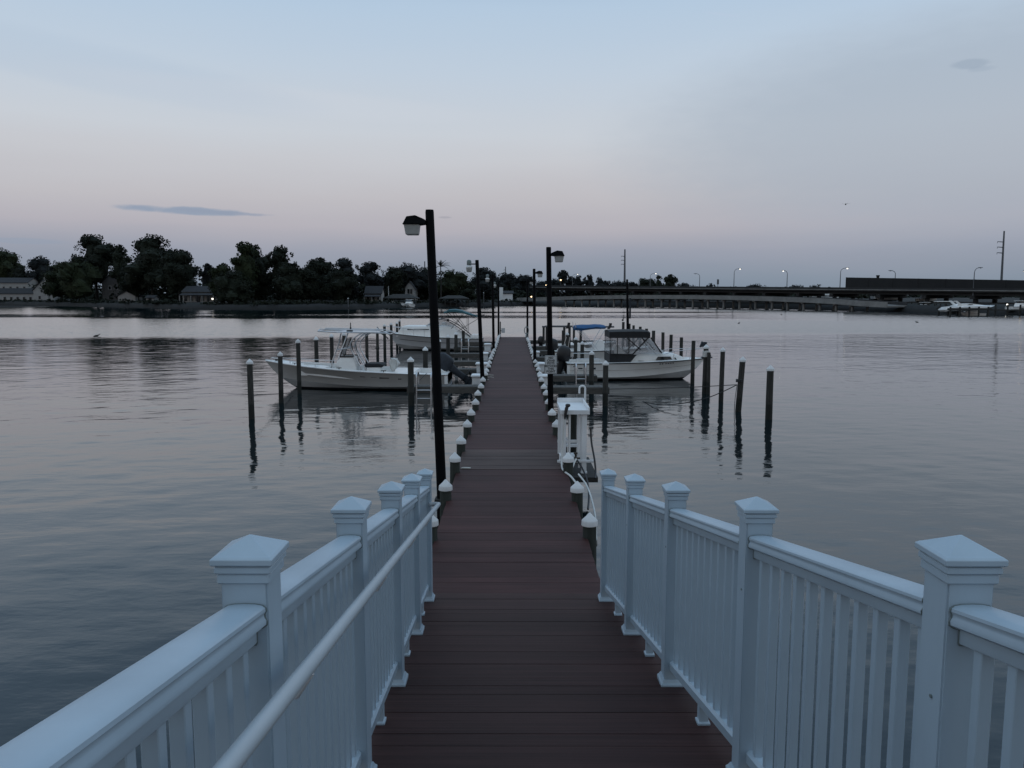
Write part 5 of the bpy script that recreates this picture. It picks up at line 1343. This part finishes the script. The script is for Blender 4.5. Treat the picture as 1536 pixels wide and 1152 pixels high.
def boat_shelter(px0, px1, eave, ridge, Y, label):
    a = at_y(px0, eave, Y); b_ = at_y(px1, eave, Y); zr = at_y(px0, ridge, Y).z; d = 7
    t = thing('boat_shelter', label, 'boat shelter', ((a.x + b_.x) / 2, Y, 0), 0, 'open boat shelters')
    cx = (a.x + b_.x) / 2; ym = Y + d / 2; w = b_.x - a.x
    lo = [V((a.x, Y, a.z)), V((b_.x, Y, a.z)), V((b_.x, Y + d, a.z)), V((a.x, Y + d, a.z))]
    hi = [V((cx - w * .22, ym - .3, zr)), V((cx + w * .22, ym - .3, zr)), V((cx + w * .22, ym + .3, zr)), V((cx - w * .22, ym + .3, zr))]
    MB().loft([[p - V((0, 0, .25)) for p in lo], lo, hi]).build('roof', 'brownroof', t)
    n = 5
    for k in range(n + 1):
        x = a.x + .3 + (w - .6) * k / n
        for y in (Y + .3, Y + d - .3): MB().bx((x - .09, y - .09, -1), (x + .09, y + .09, a.z - .26)).build('post', 'pilewood', t)
boat_shelter(573, 626, 447, 441, 255, 'dark-roofed open boat shelter in front of the narrow white house')
boat_shelter(658, 702, 447.5, 443, 266, 'dark-roofed open boat shelter right of the nearest lamp post')

# ------------------------------------------------------------------ small boats along the far bank
proto = None
def small_boat(X, Y, z, s, label, group, rz_=0.0, cabin=True):
    global proto
    if proto is None:
        t = thing('motorboat', label, 'boat', (X, Y, z), rz_, group)
        hull(t, 7.0, 2.6, .9, 1.3, 'gel', deckfrom=.4, rub='black', full=.42, nst=12)
        def rg(x0, x1, y, zz): return [V((x0, -y, zz)), V((x1, -y, zz)), V((x1, y, zz)), V((x0, y, zz))]
        c = MB().loft([rg(2.0, 5.6, .95, 1.0), rg(2.2, 5.0, .9, 1.75), rg(2.3, 4.6, .85, 1.8)]).build('cabin', 'gel', t, local=True)
        MB().loft([rg(2.24, 5.08, .91, 1.82), rg(2.5, 4.2, .85, 2.25)]).build('windscreen', 'glass', c, local=True)
        MB().bx((1.9, -.95, 2.27), (4.1, .95, 2.36)).build('hardtop', 'gel', t, local=True)
        proto = t
    else:
        t = proto.copy(); COL.objects.link(t)
        for ch in list(proto.children):
            c = ch.copy(); COL.objects.link(c); c.parent = t
            for g in ch.children:
                d = g.copy(); COL.objects.link(d); d.parent = c
        t.location = (X, Y, z); t.rotation_euler = (0, 0, rz_); t['label'] = label; t['group'] = group
    t.scale = (s, s, s)
def boat_at(px, py, Y, s, label, group, rz_=0.0):
    p = at_y(px, py, Y); small_boat(p.x, Y, p.z, s, label, group, rz_)
G1 = 'boats moored along the far bank'
boat_at(616.5, 461, 250, 1.05, 'white motorboat seen end-on below the narrow white house', G1, -PI / 2)
boat_at(578, 458.5, 248, .62, 'small pale boat on the bank below the flagpole', G1, 0.3)
boat_at(594, 460, 246, .55, 'small boat moored left of the end-on white motorboat', G1, 0.2)
G2 = 'boats in the marina under the bridge'
for px, py, Y, s, r, lab in ((1204, 449, 240, .85, 0.05, 'pale boat showing between the two bridges, leftmost in the marina'), (1256, 447.5, 232, .9, 3.1, 'pale boat under the left end of the dark barrier'),
                             (1308, 448.5, 214, .8, 0.1, 'pale boat with stacked white decks under the barrier chimney'), (1344, 450, 205, .85, 3.2, 'pale boat right of the stacked white decks'),
                             (1375, 452, 196, .75, 0.0, 'pale boat hidden by the thick bridge column'), (1312, 464.5, 196, .75, 3.1, 'low white boat at the marina dock, near the end of the low bridge'),
                             (1372, 466, 176, .8, 0.2, 'white boat low at the dock, left of the large cruiser'), (1475, 474.5, 144, .62, 3.1, 'small white boat on the water below the large cruiser'),
                             (1512, 466, 150, .8, .1, 'white boat right of the large cruiser at the picture edge'), (1140, 461, 272, .55, 0, 'tiny pale boat seen through the middle of the low bridge'),
                             (1235, 463.5, 250, .6, 3, 'tiny pale boat seen through the right end of the low bridge')):
    boat_at(px, py, Y, s, lab, G2, r)
def big_cruiser():
    Y = 143; a = at_y(1411, 466.5, Y); b_ = at_y(1487, 459, Y)
    t = thing('motor_cruiser', 'large white motor cruiser raised on a dark boat lift near the right bank', 'boat', (a.x, Y, 1.35), 0, G2)
    def P(px, py, y=0.0): q = at_y(px, py, Y) - V((a.x, Y, 1.35)); return V((q.x, y, q.z))
    def sec(pts, y): return [P(px, py, y) for px, py in pts]
    out = [(1411, 464.5), (1417, 460.5), (1440, 458.5), (1464, 457.5), (1486, 458.5), (1478, 462), (1468, 464.5), (1440, 466.5), (1413, 467)]
    ctr = V((sum(p[0] for p in out) / 9, sum(p[1] for p in out) / 9, 0))
    MB().loft([sec([(ctr.x + (p[0] - ctr.x) * .86, ctr.y + (p[1] - ctr.y) * .7) for p in out], -1.5), sec(out, -1.1), sec(out, 1.1), sec([(ctr.x + (p[0] - ctr.x) * .86, ctr.y + (p[1] - ctr.y) * .7) for p in out], 1.5)]).build('hull', 'gel', t, local=True, smooth=40)
    cab = [(1428, 459.2), (1437, 456.0), (1452, 455.2), (1470, 457.6), (1466, 458.2)]
    cb = MB().loft([sec(cab, -.9), sec(cab, .9)]).build('cabin', 'gel', t, local=True, smooth=30)
    wn = [(1446, 457.4), (1449, 456.3), (1453, 456.4), (1455, 457.4)]
    MB().loft([sec(wn, -.96), sec(wn, -.902)]).build('window', 'glass', cb, local=True)
    ar = [(1427, 451.2), (1430.5, 451.0), (1437.5, 456.5), (1433, 457.2)]
    MB().loft([sec(ar, -1.0), sec(ar, -.8)]).build('radar_arch', 'gel', t, local=True); MB().loft([sec(ar, .8), sec(ar, 1.0)]).build('radar_arch', 'gel', t, local=True)
    tp = [(1404, 452.0), (1428, 451.6), (1428, 452.5), (1404, 452.7)]
    MB().loft([sec(tp, -1.0), sec(tp, 1.0)]).build('hardtop', 'gel', t, local=True)
    MB().tube([P(1484, 458.2, .0), P(1491, 458.0, .0)], .05, 6).build('bow_rail', 'alu', t, local=True)
    l = thing('boat_lift', 'dark boat lift of posts and beams carrying the large cruiser', 'boat lift', (a.x, Y, 0), 0, 'boat lifts in the marina')
    for y in (Y - 1.9, Y + 1.9):
        for px in (1416, 1430, 1444, 1458, 1472):
            x = at_y(px, 470, Y).x; MB().tube([(x, y, -1), (x, y, 1.6)], .16, 8).build('post', 'beam', l)
        MB().bx((at_y(1412, 470, Y).x, y - .14, 1.0), (at_y(1476, 470, Y).x, y + .14, 1.35)).build('beam', 'beam', l)
big_cruiser()
def marina_dock():
    t = thing('marina_dock', 'low dark marina dock on posts along the right bank', 'dock', (80, 165, .7))
    for (p0, y0, p1, y1, z) in ((1318, 196, 1410, 168, 1.0), (1370, 178, 1440, 156, .9), (1484, 150, 1640, 138, .9)):
        a = V(((p0 - 770) / F * y0, y0, z)); b_ = V(((p1 - 770) / F * y1, y1, z))
        MB().bar(a, b_, 2.0, .28).build('deck', 'beam', t)
        n = 8
        for k in range(n + 1):
            p = a + (b_ - a) * k / n; MB().tube([(p.x, p.y - 1.1, -1), (p.x, p.y - 1.1, 1.9)], .16, 7).build('post', 'beam', t)
marina_dock()

# ------------------------------------------------------------------ bridges
HA, HB = V((18.2, 330, 0)), V((107.7, 165, 0))
def hb(px):
    u = (px - 770) / F; t = (330 * u - 18.2) / (89.5 + 165 * u); p = HA + (HB - HA) * t; return t, p
HD = (HB - HA).normalized(); HN = V((-HD.y, HD.x, 0))
if HN.y < 0: HN = -HN
def high_bridge():
    t = thing('highway_bridge', 'long dark highway bridge crossing the right background, with lamps on it', 'bridge', (60, 250, 0))
    def P(k, off, z): p = HA + (HB - HA) * k + HN * off; return V((p.x, p.y, z))
    top = lambda k: 8.05 - 3.0 * k; bot = lambda k: 6.75 - 2.62 * k
    ks = [-.12 + 1.45 * i / 12 for i in range(13)]
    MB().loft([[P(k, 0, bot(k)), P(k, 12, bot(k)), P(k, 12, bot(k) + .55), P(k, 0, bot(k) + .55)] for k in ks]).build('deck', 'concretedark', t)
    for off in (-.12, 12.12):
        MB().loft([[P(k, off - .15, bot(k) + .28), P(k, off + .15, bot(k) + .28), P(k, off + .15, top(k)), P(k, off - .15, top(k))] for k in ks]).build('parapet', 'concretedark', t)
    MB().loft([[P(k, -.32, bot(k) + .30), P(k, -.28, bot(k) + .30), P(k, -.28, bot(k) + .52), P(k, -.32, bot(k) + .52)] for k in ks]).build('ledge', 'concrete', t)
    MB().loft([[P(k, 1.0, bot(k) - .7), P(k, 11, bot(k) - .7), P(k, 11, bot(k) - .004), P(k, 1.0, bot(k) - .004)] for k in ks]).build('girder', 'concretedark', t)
    for px in (880, 910, 945, 985, 1016, 1052, 1095, 1140, 1190, 1240, 1310, 1378, 1450, 1525, 1610):
        k, p = hb(px)
        for off in (2.2, 9.5):
            q = P(k, off, 0); MB().tube([(q.x, q.y, -1), (q.x, q.y, bot(k) - 1.5)], .55, 10).build('column', 'concretedark', t, smooth=60)
        a, b_ = P(k, .8, bot(k) - 1.1), P(k, 11.2, bot(k) - 1.1); MB().bar(a, b_, 1.1, .78).build('pier_cap', 'concretedark', t)
high_bridge()
def barrier():
    k0, p0 = hb(1263.5); k1 = 1.33
    t = thing('noise_barrier', 'long black noise barrier wall standing on the far side of the highway bridge', 'wall', (p0.x, p0.y, 5.6))
    def P(k, off, z): p = HA + (HB - HA) * k + HN * off; return V((p.x, p.y, z))
    zt = lambda k: 8.35 - (8.35 - 6.75) * (k - k0) / (1 - k0)
    n = 16
    for i in range(n):
        a = k0 + (k1 - k0) * i / n + .0006; b_ = k0 + (k1 - k0) * (i + 1) / n - .0006
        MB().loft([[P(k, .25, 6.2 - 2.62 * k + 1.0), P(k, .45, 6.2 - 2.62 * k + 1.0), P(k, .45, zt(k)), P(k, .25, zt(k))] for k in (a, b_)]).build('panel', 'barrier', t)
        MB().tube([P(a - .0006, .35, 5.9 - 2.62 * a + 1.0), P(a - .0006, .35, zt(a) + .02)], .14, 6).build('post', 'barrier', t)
barrier()
def chimney_pipe():
    p = at_y(1316.5, 412.8, 215); t = thing('vent_pipe', 'short black pipe sticking up above the noise barrier', 'pipe', (p.x, 215, 2))
    MB().lathe([(.36, 1), (.36, p.z - .35), (.46, p.z - .34), (.46, p.z)], (p.x, 215, 0), 12).build('pipe', 'barrier', t)
    MB().bx((p.x - 1.4, 214.5, 1), (p.x + 4, 216.5, 8.2)).build('base', 'barrier', t)
chimney_pipe()
def low_bridge():
    t = thing('low_bridge', 'low pale concrete bridge arching gently across the river before the highway bridge', 'bridge', (60, 240, 0))
    C = [(775, 449.0, 302), (805, 448.6, 292), (846, 447.2, 282), (895, 446.0, 272), (943, 445.5, 262), (985, 445.4, 254), (1027, 445.6, 245), (1090, 446.6, 230), (1160, 448.4, 213), (1210, 450.3, 200), (1255, 452.4, 189), (1290, 455.2, 181), (1330, 459.0, 174)]
    ctr = [at_y(*c) for c in C]
    for c in ctr[-2:]: c.z = max(c.z, 1.6)
    nrm = []
    for i in range(len(ctr)):
        d = ctr[min(i + 1, len(ctr) - 1)] - ctr[max(i - 1, 0)]; n = V((-d.y, d.x, 0)).normalized(); nrm.append(n if n.y > 0 else -n)
    def sw(o0, o1, z0, z1): return [[c + n * o0 + V((0, 0, z0)), c + n * o1 + V((0, 0, z0)), c + n * o1 + V((0, 0, z1)), c + n * o0 + V((0, 0, z1))] for c, n in zip(ctr, nrm)]
    MB().loft(sw(0, 6, -.55, -.15)).build('deck', 'concrete', t)
    MB().loft(sw(-.25, -.002, -.62, -.30)).build('edge_beam', 'concrete', t)
    for a in (0, 5.8): MB().loft(sw(a, a + .2, -.148, .62)).build('parapet', 'concretedark' if a else 'concrete', t)
    for px in (846, 871, 895, 919, 943, 966, 990, 1013, 1037, 1060, 1083, 1107, 1131, 1155, 1178, 1202, 1226, 1250, 1274):
        for (c0, q0, n0), (c1, q1, n1) in zip(zip(C, ctr, nrm), zip(C[1:], ctr[1:], nrm[1:])):
            if c0[0] <= px <= c1[0]:
                k = (px - c0[0]) / (c1[0] - c0[0]); q = q0 + (q1 - q0) * k
                for off in (.9, 5.1):
                    r = q + n0 * off; MB().tube([(r.x, r.y, -1), (r.x, r.y, q.z - .95)], .33, 8).build('column', 'concrete', t, smooth=60)
                MB().bar(V((q.x, q.y, q.z - .75)) + n0 * .2, V((q.x, q.y, q.z - .75)) + n0 * 5.8, .8, .39).build('pier_cap', 'concrete', t); break
low_bridge()

# ------------------------------------------------------------------ street lamps, masts and lit lamps
def street_lamp(px, foot, Y, top, hx, lit, label, m=None):
    a = at_y(px, foot, Y); zt = at_y(px, top, Y).z; arm = (hx - px) / F * Y
    t = thing('street_lamp', label, 'street lamp', a, 0, 'street lamps on the highway bridge')
    h = zt - a.z
    MB().tube([(0, 0, -.5), (0, 0, h * .5), (0, 0, h * .82)], [.13, .10, .08], 8).build('pole', 'steel', t, local=True, smooth=60)
    MB().tube(smooth_pts([(0, 0, h * .80), (arm * .10, 0, h * .90), (arm * .45, 0, h * .98), (arm, 0, h)], 5), [.07] * 16, 6).build('arm', 'steel', t, local=True, smooth=60)
    hd = MB(); s = 1 if arm > 0 else -1
    hd.loft([[V((arm - s * .35 + i * .02, j * .10, h + q)) for i, j in ((-1, -1), (1, -1), (1, 1), (-1, 1))] for q in (-.05, .07)])
    hd = MB().loft([[V((arm + s * x, y, h + z)) for y, z in ((-w, -.04), (w, -.04), (w * .7, .09), (-w * .7, .09))] for x, w in ((-.45, .08), (-.1, .19), (.35, .17), (.5, .06))])
    head = hd.build('lamp_head', 'steel', t, local=True)
    r = .22 if lit else .14
    MB().lathe([(.003, -.06 - r), (r * .7, -.06 - r * .75), (r, -.06 - r * .1), (r * .8, -.045)], (arm + s * .05, 0, h), 10).build('lens', ('lit' if m is None else m) if lit else 'lampglass', head, local=True, smooth=60)
def on_bridge(px): k, p = hb(px); q = p + HN * 11.9; return q.y
street_lamp(858.5, 434, 335, 411, 866, True, 'lit street lamp farthest left on the bridge, by the rounded trees')
street_lamp(975, 433, on_bridge(975), 410, 983, True, 'lit street lamp in front of the tree clump on the bridge')
street_lamp(1049, 432, on_bridge(1049), 410.5, 1042.5, False, 'dim street lamp with its arm to the left, between the two lit ones')
street_lamp(1100.5, 432, on_bridge(1100), 403, 1108.7, True, 'tall lit street lamp over the middle of the bridge, arm to the right')
street_lamp(1180, 432, on_bridge(1180), 406, 1174, True, 'lit street lamp with its arm to the left, over the middle of the bridge')
street_lamp(1259.5, 432, on_bridge(1259), 402, 1269, True, 'lit street lamp at the left end of the black noise barrier')
street_lamp(1341.5, 432, on_bridge(1341), 406, 1334, False, 'unlit street lamp with its arm to the left behind the noise barrier')
street_lamp(1459, 440, 176, 401.5, 1467.5, False, 'unlit curved street lamp in front of the noise barrier on the right')
street_lamp(1549, 440, 170, 406.5, 1535, True, 'lit warm street lamp at the right edge of the picture', 'litwarm')
k = thing('signal_mast', 'short mast with a box on top, standing on the bridge between lamps', 'mast', at_y(1076.5, 432, on_bridge(1076)))
hh = at_y(1076.5, 419, k.location.y).z - k.location.z
MB().tube([(0, 0, -.3), (0, 0, hh - 1.5)], .09, 6).build('pole', 'steel', k, local=True); MB().bx((-.28, -.2, hh - 1.6), (.28, .2, hh)).build('box', 'steel', k, local=True)
def tower(px, top, base, Y, lean, arms, label, r=.5):
    a = at_y(px, base, Y); b_ = at_y(px + lean, top, Y)
    t = thing('transmission_pole', label, 'power pole', (a.x, Y, 2), 0, 'tall power poles')
    MB().tube([V((a.x, Y, 2)), b_], [r, r * .55], 8).build('pole', 'steel', t, smooth=60)
    for k, (py, dx) in enumerate(arms):
        q = (py - base) / (top - base); p = a + (b_ - a) * q
        MB().tube([p, V((p.x + dx / F * Y, Y, p.z + .15)), V((p.x + dx / F * Y, Y, p.z - .5))], [.22, .15, .10], 6).build('arm', 'steel', t)
tower(937, 374, 424, 470, .3, ((384.5, -5.5), (390.5, -5.5), (396.5, -5.5)), 'tall power pole with three arms beyond the bridge, left of the tree clump', .75)
tower(1501.5, 346.5, 424, 330, 4.0, ((363, -9), (371, -9), (379.5, -9)), 'tall leaning power pole with three arms at the far right', .55)
tower(637, 392, 415, 520, 0, (), 'distant plain pole rising above the trees left of the nearest lamp post', .6)
tower(758.3, 400, 418, 560, 0, ((405, -2.5), (409, -2.5)), 'distant power pole above the trees beyond the end of the pier', .5)
def lantern(px, py, Y, label, m='lit', r=.28, pole=True, base=1.6):
    p = at_y(px, py, Y); t = thing('garden_lamp', label, 'lamp', (p.x, Y, base), 0, 'lit lamps on the far bank')
    MB().lathe([(.004, p.z - r), (r * .7, p.z - r * .7), (r, p.z), (r * .7, p.z + r * .7), (.004, p.z + r)], (p.x, Y, 0), 10).build('globe', m, t, smooth=60)
    MB().tube([(p.x, Y, base - .3), (p.x, Y, p.z - r * .95)], .07, 6).build('pole', 'steel', t)
    MB().lathe([(r * .72, p.z + r * .72), (r * .72, p.z + r * .9), (.01, p.z + r * 1.2)], (p.x, Y, 0), 8).build('lid', 'steel', t)
lantern(318.5, 448.3, 222, 'left one of two lit lamps by the low white house')
lantern(337, 448.3, 218, 'right one of two lit lamps by the low white house')
lantern(841, 420, 345, 'warm lit lamp high under the umbrella-shaped tree', 'litwarm', .36)
lantern(819, 428, 340, 'warm lit lamp beside the nearest right lamp post', 'litwarm', .30)
lantern(797, 445, 300, 'warm lit lamp low beside the second right lamp post', 'litwarm', .30)
lantern(975.5, 434.5, 287, 'small pale lit lamp on the bridge parapet below a street lamp', 'lit', .22, base=6)
lantern(1510, 456.8, 150, 'small white lit lamp in the marina at the far right', 'lit', .16)
fp = at_y(583, 453, 262); ft = at_y(582.5, 430, 262)
t = thing('flagpole', 'thin white flagpole on the bank left of the narrow white house', 'flagpole', fp)
MB().tube([fp - V((0, 0, .4)), ft], [.12, .07], 6).build('pole', 'white', t); MB().lathe([(.01, 0), (.14, .1), (.01, .22)], ft, 8).build('finial', 'white', t)
for px, y0, y1, Y, lab in ((522, 461, 448, 216, 'pale bare post at the water edge in the middle of the bank'), (725.5, 458, 439.5, 283, 'thin pale mast at the water edge left of the third lamp post')):
    a, b_ = at_y(px, y0, Y), at_y(px, y1, Y); t = thing('bank_post', lab, 'post', a)
    MB().tube([a - V((0, 0, 1)), b_], [.16, .12], 7).build('pole', 'steel', t); MB().lathe([(.17, 0), (.17, .08), (.02, .22)], b_, 8).build('cap', 'white', t)

# ------------------------------------------------------------------ camera and output
cam = bpy.data.cameras.new('camera'); co = bpy.data.objects.new('camera', cam); COL.objects.link(co)
cam.sensor_width = 36.0; cam.lens = 36.0 * F / 1536.0; cam.clip_end = 6000; cam.clip_start = .05
co.location = (0, 0, CZ); co.rotation_euler = (R(90) - PITCH, 0, math.atan(2 / F))
S.camera = co
S.render.engine = 'CYCLES'; S.cycles.use_denoising = True; S.cycles.max_bounces = 6; S.cycles.transparent_max_bounces = 12
S.cycles.sample_clamp_indirect = 4.0
S.view_settings.view_transform = 'Standard'; S.view_settings.look = 'None'; S.view_settings.gamma = 1.0; S.view_settings.exposure = 0.0
S.view_settings.use_curve_mapping = False
